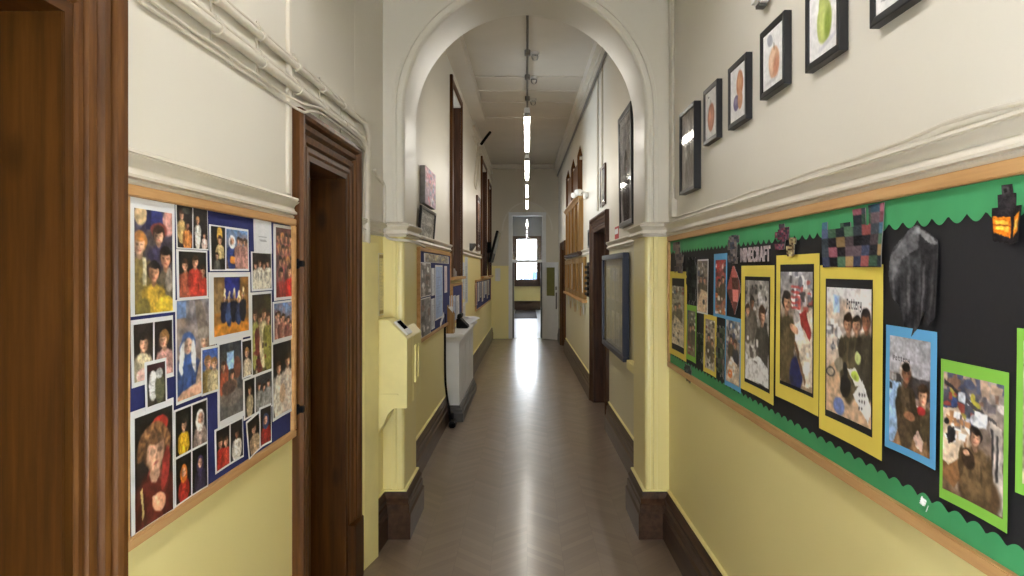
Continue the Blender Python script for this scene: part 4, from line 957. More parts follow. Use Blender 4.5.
# ------------------------------------------------------------------ framed fruit pictures on the right
def picture(side, u0, u1, z0, z1, fw, fd, img, label, group, fm='black', mount=.0, lean=0.0, cat='picture', name='picture_frame', glass=True):
    """u0 = end seen on the left"""
    org = P(side, (u0 + u1) / 2, z0, 0); fl = 1 if u1 > u0 else -1
    pr = [(0, .002), (0, fd), (.15 * fw, fd + .002), (.85 * fw, fd), (fw, fd - .004), (fw, .002)]
    def ln(z): return lean * (z - z0) / (z1 - z0)
    rings = []
    for uu, zz, a, b in ((u0, z0, 1, 1), (u1, z0, -1, 1), (u1, z1, -1, -1), (u0, z1, 1, -1), (u0, z0, 1, 1)):
        rings.append([P(side, uu + fl * a * s, zz + b * s, d + ln(zz)) for s, d in pr])
    root = MB().rings(rings, caps=False).build(name, M[fm], org=org); tag(root, label, cat, group)
    a0, a1, b0, b1 = u0 + fl * fw, u1 - fl * fw, z0 + fw, z1 - fw
    pd = fd - (.012 if glass else .005)
    def q(ua, ub, za, zb, d0, d1):
        return MB().hexa([P(side, ua, za, d0 + ln(za)), P(side, ua, za, d1 + ln(za)), P(side, ub, za, d1 + ln(za)), P(side, ub, za, d0 + ln(za)), P(side, ua, zb, d0 + ln(zb)), P(side, ua, zb, d1 + ln(zb)), P(side, ub, zb, d1 + ln(zb)), P(side, ub, zb, d0 + ln(zb))])
    mbd = q(a0, a1, b0, b1, .004, pd)
    mo = mbd.build('mount_board', M['paper'], root)
    w, h = (a1 - a0), (b1 - b0)
    paint_mesh('print', lambda fx, fy: P(side, a0 + w * (mount + (1 - 2 * mount) * fx), b1 - h * (mount + (1 - 2 * mount) * fy), pd + .001 + ln(b1 - h * fy)), img, root, parent=mo, mat='printm')
    if glass: q(a0, a1, b0, b1, fd - .007, fd - .005).build('glass', M['pglass'], root)
    return root
def pq(side, x0, x1, yt, yb, d):
    u0, zt = unp(side, x0, yt, d); _, zb = unp(side, x0, yb, d); u1, _ = unp(side, x1, yt, d); return u0, u1, zb, zt
G3 = 'framed fruit drawings on the right wall'
def fruit(seed, shapes, base=(228, 226, 224)):
    c = Cv(64, 64, base, tuple(x * .97 for x in base), seed, blot=.02)
    for s in shapes: c.e(*s[:4], s[4], ang=s[5] if len(s) > 5 else 0, soft=s[6] if len(s) > 6 else .15)
    return c.done(3, .008, .08)
FD = .026
u = pq('R', 679.6, 694.6, 115, 195.5, .034)
c = Cv(56, 80, (176, 172, 170), (120, 116, 116), 80, blot=.12); c.e(.4, .45, .25, .3, (206, 204, 204), soft=.8); c.e(.6, .75, .3, .2, (96, 92, 92), soft=.8); c.p(.5, .5, .09, (170, 166, 164), (90, 86, 86), (130, 126, 124))
picture('R', *u, .02, .036, c.done(), 'tall black-framed grey picture at the far end of the row, next to the arch', G3)
picture('R', *pq('R', 703.4, 717.0, 91.6, 146.4, FD), .024, FD, fruit(81, [(.52, .58, .3, .3, (186, 132, 112)), (.5, .6, .22, .22, (202, 150, 128), 0, .6), (.42, .52, .08, .1, (228, 170, 140), 0, .8), (.5, .28, .02, .08, (90, 80, 50)), (.3, .12, .06, .02, (120, 120, 124))]), 'black-framed drawing of a red pear-shaped fruit, second from the arch', G3, glass=False)
picture('R', *pq('R', 728, 746.2, 69.2, 130.6, FD), .024, FD, fruit(82, [(.64, .36, .22, .26, (184, 128, 98)), (.62, .32, .14, .16, (204, 156, 120), 0, .7), (.4, .68, .2, .15, (110, 100, 128)), (.66, .66, .16, .18, (196, 150, 120)), (.36, .64, .1, .07, (140, 130, 156), 0, .7)]), 'black-framed drawing of an orange fruit with a purple one, third from the arch', G3, glass=False)
picture('R', *pq('R', 760, 784.4, 33.8, 100.6, FD), .024, FD, fruit(83, [(.56, .6, .27, .28, (204, 164, 136)), (.5, .54, .17, .18, (220, 188, 160), 0, .8), (.66, .68, .14, .18, (190, 134, 108), 0, .8), (.35, .16, .16, .10, (170, 170, 176), .5), (.56, .32, .02, .07, (110, 96, 70)), (.4, .9, .25, .04, (196, 194, 194), 0, .8)]), 'black-framed drawing of a peach, fourth from the arch', G3, glass=False)
picture('R', *pq('R', 805.2, 839.6, -4, 73.6, FD), .024, FD, fruit(84, [(.55, .52, .27, .32, (160, 170, 96)), (.52, .26, .17, .24, (166, 176, 104)), (.48, .5, .15, .26, (192, 200, 120), 0, .8), (.66, .6, .1, .22, (128, 146, 64), 0, .8), (.5, .04, .02, .06, (96, 84, 50)), (.66, .86, .3, .04, (196, 194, 200), -.2, .8)]), 'black-framed drawing of a green pear, fifth from the arch', G3, glass=False)
picture('R', *pq('R', 869.6, 916, -62, 29, FD), .024, FD, fruit(85, [(.5, .45, .26, .26, (206, 200, 196)), (.5, .45, .22, .22, (190, 176, 160), 0, .5), (.4, .8, .2, .02, (120, 120, 124)), (.3, .86, .16, .015, (130, 130, 134))]), 'black-framed pale sketch at the near end of the row, cut by the top edge', G3, glass=False)
e = empty('wall_sensor', P('R', 2.55, 2.57, 0)); tag(e, 'small white plastic unit high on the right wall above the fruit drawings', 'sensor')
MB().wbox('R', 2.5, 2.6, 2.586, 2.70, 0, .05).build('body', M['whitepl'], e, bevel=.012); MB().wbox('R', 2.53, 2.57, 2.576, 2.588, .012, .04).build('lens', M['darkgrey'], e)

# ------------------------------------------------------------------ pipes and cables on the left wall
def pipe(path, r, label, clips, group='painted pipes along the left wall', mat='pipe', n=10):
    e = empty('pipe', path[0]); tag(e, label, 'pipe', group)
    MB().tube(path, r, n).build('tube', M[mat], e, smooth=True)
    for u, z, d in clips:
        mb = MB(); mb.rings([[P('L', u + s, z + (r + .004) * math.sin(t), max(.001, d + (r + .004) * math.cos(t))) for t in [2 * math.pi * i / 12 for i in range(12)]] for s in (-.012, .012)])
        mb.wbox('L', u - .01, u + .01, z - r - .02, z + r + .02, .0, .006); mb.build('clip', M['pipe'], e)
    return e
def arc_down(z, d, u_end, zend, rad=.09, uw=0.0):
    pts = []
    for i in range(9):
        t = math.pi / 2 * i / 8; pts.append(P('L', u_end - rad + rad * math.sin(t), z - rad + rad * math.cos(t), d + .016 * (.3 + .7 * i / 8)))
    pts += [P('L', u_end + uw * .4, (z + zend) / 2 + .05, d + .016), P('L', u_end + uw, zend, d + .016)]
    return pts
CU = (1.75, 2.08, 2.42, 2.78, 3.12, 3.45)
def run_pipe(z, d, ue, r, lab, wob=0.0, u0=-2.4, uw=0.0, zend=1.74):
    pts = [P('L', u0 + (ue - .1 - u0) * i / 30, z + wob * math.sin(i * 1.7) + (.012 if i > 24 else 0) * 0, d) for i in range(31)]
    return pipe(pts + arc_down(z, d, ue, zend, uw=uw), r, lab, [(u, z, d) for u in CU])
run_pipe(2.335, .021, 3.84, .017, 'thickest cream pipe on the left wall, just above the far doorcase', uw=.0)
run_pipe(2.366, .012, 3.87, .008, 'thin cream pipe directly above the thickest one', uw=.01)
run_pipe(2.425, .018, 3.90, .013, 'cream pipe second from the top of the left wall run', uw=-.02)
run_pipe(2.452, .009, 3.93, .007, 'uppermost thin cream pipe of the left wall run', wob=.002, uw=-.03)
for z, ph, lab in ((2.268, 0, 'lowest thin cream cable sagging to the far doorcase corner'), (2.288, 1, 'thin cream cable just above the lowest sagging one')):
    pts = [P('L', 1.64, 3.2, .02)] + [P('L', 1.64 + .0 * i, 3.0 - .2 * i, .02) for i in range(1, 3)] + [P('L', 1.65, z + .06, .009), P('L', 1.67, z + .015, .009), P('L', 1.70, z, .009)]
    pts += [P('L', 1.75 + .1 * i, z + .002 * math.sin(i * 2.1 + ph), .009) for i in range(9)]
    pts += [P('L', 2.62, z - .004, .009), P('L', 2.70, z - .022 + .012 * ph, .035), P('L', 2.76, z - .026 + .012 * ph, .05), P('L', 2.84, z - .004, .058), P('L', 2.95, z + .012, .058), P('L', 3.2, z + .013, .058), P('L', 3.6, z + .01, .056), P('L', 3.74, z - .01, .052), P('L', 3.79, z - .08, .036), P('L', 3.80, 2.0, .030), P('L', 3.80, 1.74, .028)]
    e = empty('cable', pts[0]); tag(e, lab, 'cable', 'painted pipes along the left wall'); MB().tube(pts, .0055, 8).build('tube', M['pipe'], e, smooth=True)
for z in (0,):
    e = empty('trunking', P('L', 2.72, 1.92)); tag(e, 'vertical cream trunking on the left wall beside the far doorcase', 'trunking')
    MB().wbox('L', 2.695, 2.722, 1.915, ZN - .01, 0, .014).build('cover', M['cream'], e, bevel=.003); MB().wbox('L', 2.728, 2.742, 1.915, ZN - .01, 0, .010).build('cover', M['cream'], e, bevel=.002)
# cable from the boxing round the arch pier along the rail
pts = [P('L', 3.99, 2.19, .045), P('L', 4.05, 2.17, .045), Vector((-.868, 4.20, 2.15)), Vector((-.862, 4.235, 2.12)), Vector((-.860, 4.235, 2.05)), Vector((-.86, 4.235, 1.93)), Vector((-.856, 4.20, 1.86)), Vector((-.835, 4.19, 1.815)), Vector((-.79, 4.19, 1.802)), Vector((-.715, 4.19, 1.795)), Vector((-.690, 4.26, 1.79)), Vector((-.692, 4.5, 1.786)), Vector((-.694, 4.74, 1.775))]
def smooth_path(p, n=6):
    out = []
    for i in range(len(p) - 1):
        a, b, c_, d_ = p[max(i - 1, 0)], p[i], p[i + 1], p[min(i + 2, len(p) - 1)]
        for k in range(n):
            t = k / n; out.append(.5 * ((2 * b) + (c_ - a) * t + (2 * a - 5 * b + 4 * c_ - d_) * t * t + (3 * b - a - 3 * c_ + d_) * t ** 3))
    return out + [p[-1]]
e = empty('cable', pts[0]); tag(e, 'cream cable dropping past the left pier and following its rail round the corner', 'cable'); MB().tube(smooth_path(pts), .008, 8).build('tube', M['pipe'], e, smooth=True)
# right conduit by the arch
e = empty('conduit', P('R', 4.08, 1.93)); tag(e, 'thin vertical cream conduit in the corner beside the arch on the right', 'conduit')
MB().tube([P('R', 4.08, ZN - .01, .014), P('R', 4.08, 1.95, .014)], .010, 8).build('tube', M['pipe'], e, smooth=True); MB().wbox('R', 4.03, 4.13, 1.925, 2.03, 0, .03).build('junction_box', M['pipe'], e, bevel=.004)
e = empty('cable', P('R', 3.9, 1.92, .02)); tag(e, 'slack cream cable lying along the top of the right dado rail', 'cable')
MB().tube([P('R', 4.0 - .12 * i, 1.9185 + .002 * math.sin(i * 1.3) + (.008 if 20 < i < 23 else 0), .014) for i in range(32)], .0055, 8).build('tube', M['pipe'], e, smooth=True)

# ------------------------------------------------------------------ yellow boxing and wall unit by the left pier
e = empty('pipe_boxing', (-.90, 3.85, 0)); tag(e, 'tall yellow-painted boxing beside the far doorcase, swallowing the pipes', 'boxing')
pl = [xy('L', 3.728, .006), (-.876, 3.765), (-.838, 3.955), xy('L', 3.965, .022)]
MB().prism([(x + (.001 if i in (0, 3) else 0), y, .0) for i, (x, y) in enumerate(pl)], (0, 0, 1.77)).build('panel', M['yellow'], e, bevel=.004)
e = empty('wall_unit', (-.80, 4.15, .65)); tag(e, 'yellow-painted wall cabinet on the left pier with sloping top and small black display', 'cabinet')
YF = 4.02
def unit_prof(y): return [(-.871, y, .66), (-.845, y, .70), (-.825, y, .735), (-.80, y, .79), (-.765, y, .825), (-.69, y, .825), (-.69, y, 1.225), (-.80, y, 1.335), (-.871, y, 1.335)]
mb = MB(); mb.prism(unit_prof(YF), (0, YA - .012 - YF, 0))
mb.prism([(-.742, YA - .012, .825), (-.69, YA - .012, .825), (-.69, YA - .012, 1.225), (-.742, YA - .012, 1.277)], (0, .33, 0))
mb.build('body', M['yellow'], e, bevel=.004)
MB().prism([(-.775, YF + .05, 1.314), (-.700, YF + .05, 1.239), (-.692, YF + .05, 1.247), (-.767, YF + .05, 1.322)], (0, .16, 0)).build('display_bezel', M['whitepl'], e)
MB().prism([(-.762, YF + .075, 1.3165), (-.718, YF + .075, 1.2725), (-.7155, YF + .075, 1.275), (-.7595, YF + .075, 1.319)], (0, .11, 0)).build('display', M['display'], e)
mb = MB()
for y0, y1, z0, z1 in ((4.30, 4.32, .93, 1.16), (4.42, 4.44, .93, 1.16), (4.32, 4.42, .93, .95), (4.32, 4.42, 1.14, 1.16)): mb.box(-.69, -.682, y0, y1, z0, z1)
mb.build('access_frame', M['yellow'], e, bevel=.002)
MB().box(-.87, -.74, YF - .006, YF, .90, .908).build('seam_bead', M['yellow'], e)
c = Cv(24, 90, (226, 214, 160), (222, 210, 158), 90, blot=.02); c.rc(.1, .02, .9, .07, (150, 130, 70)); c.rc(.1, .93, .9, .98, (170, 146, 70))
for i in range(16): c.rc(.25, .12 + .05 * i, .5 + .3 * c.r.rand(), .13 + .05 * i, (190, 182, 150), .8)
sheet('L', (378.6, 383.6, 253, 316), .0365, 'paper', 'wall_notice', 'narrow faded notice taped to the yellow wall above the sloping cabinet', 'notice', None, [(.02, .01, .98, .99, c.done(2, 0, .1))])
#MARK3
# ------------------------------------------------------------------ far corridor, left side
c = Cv(40, 60, (196, 150, 160), (150, 130, 150), 100); c.clutter(24, .05, .05, .95, .95, [(186, 110, 124), (214, 206, 210), (130, 134, 160), (176, 136, 138), (150, 160, 176)], .1)
def LFq(x0, x1, yt, yb, d=.02): return pq('LF', x0, x1, yt, yb, d)
u0, u1, z0, z1 = LFq(424.5, 435, 165, 203, .04)
r = MB().wbox('LF', u0, u1, z0, z1, .002, .045).build('canvas_picture', M['greyp'], bevel=.003, org=P('LF', (u0 + u1) / 2, z0)); tag(r, 'small pink unframed canvas picture, first on the left wall beyond the arch', 'picture')
paint_mesh('print', lambda fx, fy: P('LF', u0 + (u1 - u0) * fx, z1 + (z0 - z1) * fy, .0462), c.done(), r)
c = Cv(40, 50, (150, 148, 144), (180, 176, 168), 101); c.rc(.1, .12, .9, .85, (196, 194, 188)); c.rc(.15, .5, .85, .8, (160, 156, 150)); c.e(.4, .35, .2, .12, (190, 186, 180), soft=.8)
u = LFq(420.6, 435, 205, 239, .03)
picture('LF', *u, .022, .022, c.done(), 'small black-framed grey picture leaning out, below the pink canvas', None, lean=.02)
# second notice board
u0, zt = unp('LF', 418.6, 254); u1, _ = unp('LF', 449.2, 262)
def pinned(side, q, img, label, cat='notice', group=None, name='notice_sheet', d=.0165, tilt=0.0):
    return sheet(side, q, d, 'paper', name, label, cat, group, [(.04, .03, .96, .97, img)], tilt, curl=.002)
framed_board('notice_board', 'LF', 5.60, 7.83, 1.03, 1.805, .03, .028, 'oak', 'navy', 'blue noticeboard with grey and white papers, on the left wall just beyond the arch')
GN = 'papers on the blue noticeboard beyond the arch'
def txt(seed, base=(226, 228, 234), ink=(120, 124, 140), n=14, nx=26, ny=44, head=None):
    c = Cv(nx, ny, base, tuple(x * .96 for x in base), seed, blot=.02)
    if head: c.rc(.1, .04, .9, .14, head)
    for i in range(n): c.rc(.12, .2 + .74 * i / n, .5 + .38 * c.r.rand(), .2 + .74 * i / n + .02, ink, .7)
    return c.done(2, warp=0, shade=.12)
def pic(seed, base, cols, nx=30, ny=46, n=18): return Cv(nx, ny, base, tuple(x * .8 for x in base), seed).clutter(n, 0, 0, 1, 1, cols, .14).done()
GC = [(70, 66, 66), (170, 166, 166), (120, 100, 96), (206, 204, 204), (90, 86, 92)]
pinned('LF', (420.3, 430.8, 262, 298), pic(110, (130, 124, 124), GC + [(130, 84, 80)]), 'brownish-grey photo sheet high at the near end of the blue noticeboard', group=GN, d=.0185)
pinned('LF', (420.3, 430.6, 299, 340), pic(111, (136, 134, 136), GC), 'pale grey photo sheet low at the near end of the blue noticeboard', group=GN)
pinned('LF', (431.5, 434.5, 268, 296), txt(112), 'narrow white notice left of the large pale blue poster', group=GN)
pinned('LF', (435.2, 442.6, 265, 321), txt(113, (168, 190, 226), (120, 140, 180)), 'large pale blue poster in the middle of the blue noticeboard', group=GN)
pinned('LF', (444.4, 447.0, 266, 293), txt(114, (220, 206, 214), (170, 140, 150)), 'narrow pinkish notice at the far end of the blue noticeboard', group=GN)
pinned('LF', (431.3, 434.6, 299, 330), txt(115, (206, 208, 214)), 'narrow grey notice low beside the large pale blue poster', group=GN)
pinned('LF', (440.2, 444.0, 318, 323.5), txt(116, n=3, ny=20), 'small white card sticking out near the bottom of the blue noticeboard', group=GN, d=.03, tilt=.3)
c = Cv(80, 16, (150, 140, 120), (130, 124, 116), 117); c.clutter(40, 0, 0, 1, 1, [(196, 180, 120), (90, 90, 110), (170, 166, 160), (110, 90, 70)], .03)
pinned('LF', (424, 448.5, 252.8, 262), c.done(), 'patterned paper strip along the top edge of the blue noticeboard', group=GN)
# noticeboard under the first tall window
framed_board('notice_board', 'LF', 8.0, 9.18, .99, 1.46, .03, .025, 'oak', 'navy', 'small blue noticeboard under the first tall window, behind the white casing')
GB = 'papers under the first tall window'
for i, (a, b, m) in enumerate(((449.6, 452.2, (206, 210, 222)), (452.8, 455.6, (188, 200, 226)), (456.2, 459.2, (214, 214, 218)))):
    pinned('LF', (a, b, 296, 322), txt(120 + i, m), ['grey-white notice nearest on the small board under the tall window', 'pale blue notice in the middle of the small board under the tall window', 'whitest notice farthest on the small board under the tall window'][i], group=GB)
# things on that window sill
def jar(u, z, h, r, m, label, cat='jar', dd=-.06):
    p = P('LF', u, z, dd); prof = [(0, .85), (.06, 1), (.6, 1), (.78, .6), (.95, .55), (1, .6)]
    mb = MB(); mb.rings([[p + Vector((r * k * math.cos(t), r * k * math.sin(t), h * f)) for t in [2 * math.pi * i / 14 for i in range(14)]] for f, k in prof])
    return tag(mb.build('jar', M[m], smooth=True, org=p), label, cat, 'small jars on the window sill')
jar(8.3, W2[2], .16, .045, 'bluef', 'dark blue jar nearest on the first tall window sill'); jar(8.55, W2[2], .12, .05, 'grey', 'grey metal jar in the middle of the first tall window sill'); jar(8.82, W2[2], .10, .045, 'greyp', 'pale grey jar farthest on the first tall window sill')
# white casing (boxed radiator) and what stands on it
e = empty('radiator_casing', (-.80, 8.4, 0)); tag(e, 'white boxed-in radiator casing with shelf top standing against the left wall', 'radiator casing')
A, B = 7.5, 9.42
def xw(y): return SIDE['LF'][0] + SIDE['LF'][1] * y + .002
def slab(mb, y0, y1, xo0, z0, z1):
    return mb.hexa([(xw(y0), y0, z0), (xo0, y0, z0), (xo0, y1, z0), (xw(y1), y1, z0), (xw(y0), y0, z1), (xo0, y0, z1), (xo0, y1, z1), (xw(y1), y1, z1)])
slab(MB(), A, B, -.725, .16, .84).build('body', M['white'], e, bevel=.004)
mb = MB(); mb.rings([[(xw(A - o), A - o, z), (-.725 + o, A - o, z), (-.725 + o, B + o * .3, z), (xw(B), B + o * .3, z)] for o, z in ((0, .84), (.01, .86), (.035, .895), (.04, .905))]); mb.build('cornice', M['white'], e)
slab(MB(), A - .05, B + .02, -.672, .905, .935).build('shelf_top', M['white'], e, bevel=.005)
mb = MB(); mb.rings([[(xw(A - o), A - o, z), (-.725 + o, A - o, z), (-.725 + o, B, z), (xw(B), B, z)] for o, z in ((.045, 0), (.045, .09), (.03, .10), (.03, .13), (.012, .145), (.012, .165), (0, .17))]); mb.build('plinth', M['darkgrey'], e)
for i in range(3):
    y = A + .14 + i * .6; MB().box(-.726, -.7235 + .004, y, y + .48, .26, .76).build('front_panel', M['white'], e, bevel=.003)
e = empty('file_box', (-.80, 7.62, .935)); tag(e, 'brown wooden file box with sloping sides standing on the white casing', 'box')
mb = MB()
pr = [(-.870, 7.53, .9355), (-.790, 7.53, .9355), (-.790, 7.53, 1.14), (-.806, 7.53, 1.17), (-.870, 7.53, 1.24)]
mb.prism(pr, (0, .012, 0)); mb.prism([(x, y + .138, z) for x, y, z in pr], (0, .012, 0)); mb.box(-.870, -.858, 7.542, 7.668, .9355, 1.24); mb.box(-.802, -.790, 7.542, 7.668, .9355, 1.14); mb.box(-.858, -.802, 7.542, 7.668, .9355, .948)
mb.build('case', M['honey'], e)
MB().box(-.85, -.81, 7.56, 7.65, .949, 1.22).build('papers', M['paper'], e)
e = empty('telephone', (-.76, 8.3, .935)); tag(e, 'black desk telephone on the shelf top of the white casing', 'telephone')
MB().prism([(-.83, 8.2, .936), (-.69, 8.2, .936), (-.69, 8.2, .955), (-.78, 8.2, 1.05), (-.83, 8.2, 1.05)], (0, .22, 0)).build('body', M['blackpl'], e, bevel=.008)
MB().tube([(-.80, 8.18, 1.058), (-.79, 8.20, 1.085), (-.785, 8.31, 1.09), (-.79, 8.42, 1.085), (-.80, 8.44, 1.058)], [.022, .026, .016, .026, .022], 10).build('handset', M['blackpl'], e, smooth=True)
e = empty('paper_stack', (-.73, 8.95, .935)); tag(e, 'loose white papers at the far end of the white casing shelf', 'papers')
for i in range(5):
    a = .12 * i - .2; ca, sa = math.cos(a), math.sin(a); cx, cy = -.755 + .012 * i, 8.9 + .03 * i
    mb = MB(); q = [(cx + x * ca - y * sa, cy + x * sa + y * ca) for x, y in ((-.07, -.14), (.07, -.14), (.07, .14), (-.07, .14))]
    mb.prism([(x, y, .936 + .016 * i) for x, y in q], (0, 0, .014)); mb.build('sheet', M['paper'], e)
pts = [P('LF', 7.36, 1.16, .012), P('LF', 7.37, .9, .012), P('LF', 7.39, .5, .012), P('LF', 7.38, .30, .03), P('LF', 7.36, .14, .06), P('LF', 7.33, .05, .07), P('LF', 7.30, .012, .10)]
e = empty('power_cable', P('LF', 7.3, 0, .09)); tag(e, 'black power cable hanging down beside the white casing to a plug block on the floor', 'cable')
MB().tube(smooth_path(pts), .011, 8).build('lead', M['blackpl'], e, smooth=True)
MB().box(-.80, -.735, 7.16, 7.34, .001, .06).build('plug_block', M['blackpl'], e, bevel=.01); MB().box(-.81, -.765, 7.30, 7.36, .061, .12).build('plug', M['blackpl'], e, bevel=.008)
# papers on the wall between the windows
for i, (a, b, t, bt, m, lab) in enumerate(((462.2, 464.6, 262, 300, (214, 218, 226), 'upper white notice on the pale wall past the white casing'), (465.0, 467.6, 256, 304, (196, 206, 222), 'long pale blue notice on the wall past the white casing'), (462.4, 465.4, 303, 322, (224, 224, 224), 'low white notice on the wall past the white casing'))):
    pinned('LF', (a, b, t, bt), txt(130 + i, m), lab, group='papers on the wall past the white casing', d=.003)
e = empty('wall_shelf_bracket', P('LF', 10.6, 1.93)); tag(e, 'small grey triangular wedge mounted on the left wall past the first tall window', 'bracket')
MB().prism([P('LF', 10.5, 2.02, 0), P('LF', 10.5, 2.02, .09), P('LF', 10.5, 1.88, 0)], (0, .3, 0)).build('wedge', M['darkgrey'], e)
framed_board('notice_board', 'LF', 11.55, 15.9, .93, 1.45, .03, .025, 'oak', 'navy', 'long low noticeboard with coloured papers at the far left, before the doorway')
GP = 'papers on the far left noticeboard'
cols = [(190, 150, 150), (206, 206, 212), (120, 120, 150), (214, 200, 180), (170, 180, 206), (220, 218, 214), (150, 130, 130), (206, 196, 190)]
names = ['pinkish', 'white', 'slate blue', 'buff', 'pale blue', 'off-white', 'brown-grey', 'cream']
for i in range(8):
    ua = 11.68 + i * .51
    x0 = VX + F * (SIDE['LF'][0] + .004 * ua) / ua; x1 = VX + F * (SIDE['LF'][0] + .004 * (ua + .36)) / (ua + .36)
    pinned('LF', (x0, x1, VY + F * (HC - 1.40) / ua, VY + F * (HC - 1.02 - .05 * (i % 3)) / ua), txt(140 + i, cols[i], tuple(x * .6 for x in cols[i])), f'{names[i]} paper on the far left noticeboard', group=GP)
c = Cv(30, 60, (170, 130, 110), (150, 120, 100), 150); c.p(.5, .3, .12, SK, HB, (120, 100, 90))
picture('LF', 11.75, 12.45, 1.96, 2.88, .06, .03, c.done(), 'tall brown-framed portrait on the left wall between the tall windows', None, fm='mahog', mount=.05)
e = empty('television', P('LF', 14.8, 1.75)); tag(e, 'black wall-mounted screen tilted out between the two farthest tall windows', 'screen')
def tv(d0, d1, mm, nm, u0=14.2, u1=15.3, z0=1.78, z1=2.42, k=.16):
    s = lambda z: k * (z - z0) / (z1 - z0)
    return MB().hexa([P('LF', u0, z0, d0), P('LF', u0, z0, d1), P('LF', u1, z0, d1), P('LF', u1, z0, d0), P('LF', u0, z1, d0 + s(z1)), P('LF', u0, z1, d1 + s(z1)), P('LF', u1, z1, d1 + s(z1)), P('LF', u1, z1, d0 + s(z1))]).build(nm, M[mm], e, bevel=.006)
tv(.06, .11, 'blackpl', 'housing'); tv(.1105, .1135, 'darkgrey', 'screen_panel', 14.24, 15.26, 1.81, 2.39)
MB().wbox('LF', 14.56, 14.72, 1.98, 2.2, 0, .10).build('bracket', M['blackpl'], e)
# cables at the top left
for i, (z, lab) in enumerate(((3.72, 'lower cream cable tray run under the far left ceiling'), (3.86, 'upper cream cable tray run under the far left ceiling'))):
    e = empty('cable_run', P('LF', 11, z)); tag(e, lab, 'cable', 'cable runs under the far left ceiling'); MB().wbox('LF', 11.05, YE - .12, z, z + .045, 0, .04).build('tray', M['cream'], e)
pts = [P('LF', 11.6, 3.74, .05), P('LF', 11.4, 3.3, .03), P('LF', 11.3, 3.05, .02), P('LF', 11.5, 2.96, .02), P('LF', 11.75, 3.04, .02), P('LF', 11.9, 3.4, .03), P('LF', 12.0, 3.74, .05)]
e = empty('cable', pts[0]); tag(e, 'looped cream cable hanging above the brown-framed portrait', 'cable'); MB().tube(smooth_path(pts), .016, 8).build('loop', M['pipe'], e, smooth=True)
pts = [P('LF', 11.9, 3.76, .08), P('LF', 12.0, 3.9, .16), P('LF', 12.1, 4.0, .22)]
e = empty('cable', pts[0]); tag(e, 'short black hose hanging under the far left ceiling', 'cable'); MB().tube(smooth_path(pts), .025, 8).build('hose', M['blackpl'], e, smooth=True)
e = empty('wall_switch', P('LF', 16.3, 1.6)); tag(e, 'small white switch box on the end wall left of the doorway', 'switch')
MB().box(-.75, -.63, YE - .05, YE, 1.36, 1.66).build('case', M['whitepl'], e, bevel=.008); MB().box(-.71, -.67, YE - .06, YE - .05, 1.48, 1.54).build('rocker', M['white'], e)

# ------------------------------------------------------------------ far corridor, right side
c = Cv(60, 90, (186, 184, 184), (130, 128, 128), 160, blot=.1); c.e(.5, .35, .35, .25, (170, 168, 170), soft=.8); c.p(.5, .45, .1, (160, 156, 154), (70, 68, 68), (84, 82, 84), long=3)
c.rc(.08, .06, .92, .09, (110, 108, 110), .6)
u0, u1, z0, z1 = pq('R', 619.3, 632, 120, 228.5, .035)
picture('R', u0, u1, z0, z1, .045, .036, c.done(), 'very large black-framed grey picture beyond the arch on the right', None, lean=.012)
c = Cv(30, 40, (150, 150, 160), (120, 120, 126), 161); c.e(.5, .5, .3, .3, (190, 186, 180), soft=.7)
picture('R', *pq('R', 599.8, 604.6, 168.6, 207.5, .02), .04, .02, c.done(), 'small dark-framed picture above the red-brown doorcase on the right', None, fm='mahog')
picture('R', 9.15, 8.92, 1.9, 2.14, .035, .02, Cv(24, 30, (120, 118, 116), (100, 98, 96), 162).done(), 'tiny black-framed picture just past the red-brown doorcase', None)
e = empty('fire_notice', P('R', 6.5, 1.88)); tag(e, 'red and white fire notice on the wall above the blue-framed case', 'sign')
u0, u1, z0, z1 = pq('R', 614.8, 618.4, 227.5, 243.5, .004)
MB().wbox('R', u1, u0, z0, z1, 0, .004).build('panel', M['red'], e); MB().wbox('R', u1 + .02, u0 - .02, z0 + .55 * (z1 - z0), z1 - .02, .0042, .006).build('white_field', M['paper'], e)
picture('R', 5.42, 5.18, 2.02, 2.26, .02, .018, Cv(24, 24, (220, 218, 216), (206, 204, 204), 163).done(), 'small white-framed notice tucked between the huge grey picture and the arch', None, fm='white')
# blue glazed case
u1, u0 = 7.18, 5.72; z0, z1 = .865, 1.765
e = empty('display_case', P('R', (u0 + u1) / 2, z0)); tag(e, 'blue-framed glazed noticeboard case on the right wall beyond the arch', 'display case')
mb = MB(); fw = .045
for a, b, za, zb in ((u0, u1, z0, z0 + fw), (u0, u1, z1 - fw, z1), (u0, u0 + fw, z0 + fw, z1 - fw), (u1 - fw, u1, z0 + fw, z1 - fw)): mb.wbox('R', a, b, za, zb, 0.012, .065)
mb.build('frame', M['bluef'], e, bevel=.004)
MB().wbox('R', u0 + fw, u1 - fw, z0 + fw, z1 - fw, 0.004, .03).build('back_panel', M['cork'], e); MB().wbox('R', u0 + fw, u1 - fw, z0 + fw, z1 - fw, .052, .056).build('glass', M['pglass'], e)
GD = 'papers inside the blue-framed case'
for i in range(8):
    ua = 5.85 + .31 * (i % 4); zz = 1.34 if i < 4 else .94
    r = MB().wbox('R', ua, ua + .21, zz, zz + .30, .0305, .032).build('notice_sheet', M['paper']); 
    tag(r, ('upper' if i < 4 else 'lower') + ' row notice in the blue-framed case, ' + ['nearest to the arch', 'second from the arch', 'third from the arch', 'farthest from the arch'][i % 4], 'notice', GD)
    paint_mesh('print', lambda fx, fy: P('R', ua + .2 - .19 * fx, zz + .29 - .28 * fy, .0328), txt(170 + i, [(226, 224, 206), (218, 220, 216), (228, 226, 212), (212, 208, 186)][i % 4], (150, 146, 130)), r)
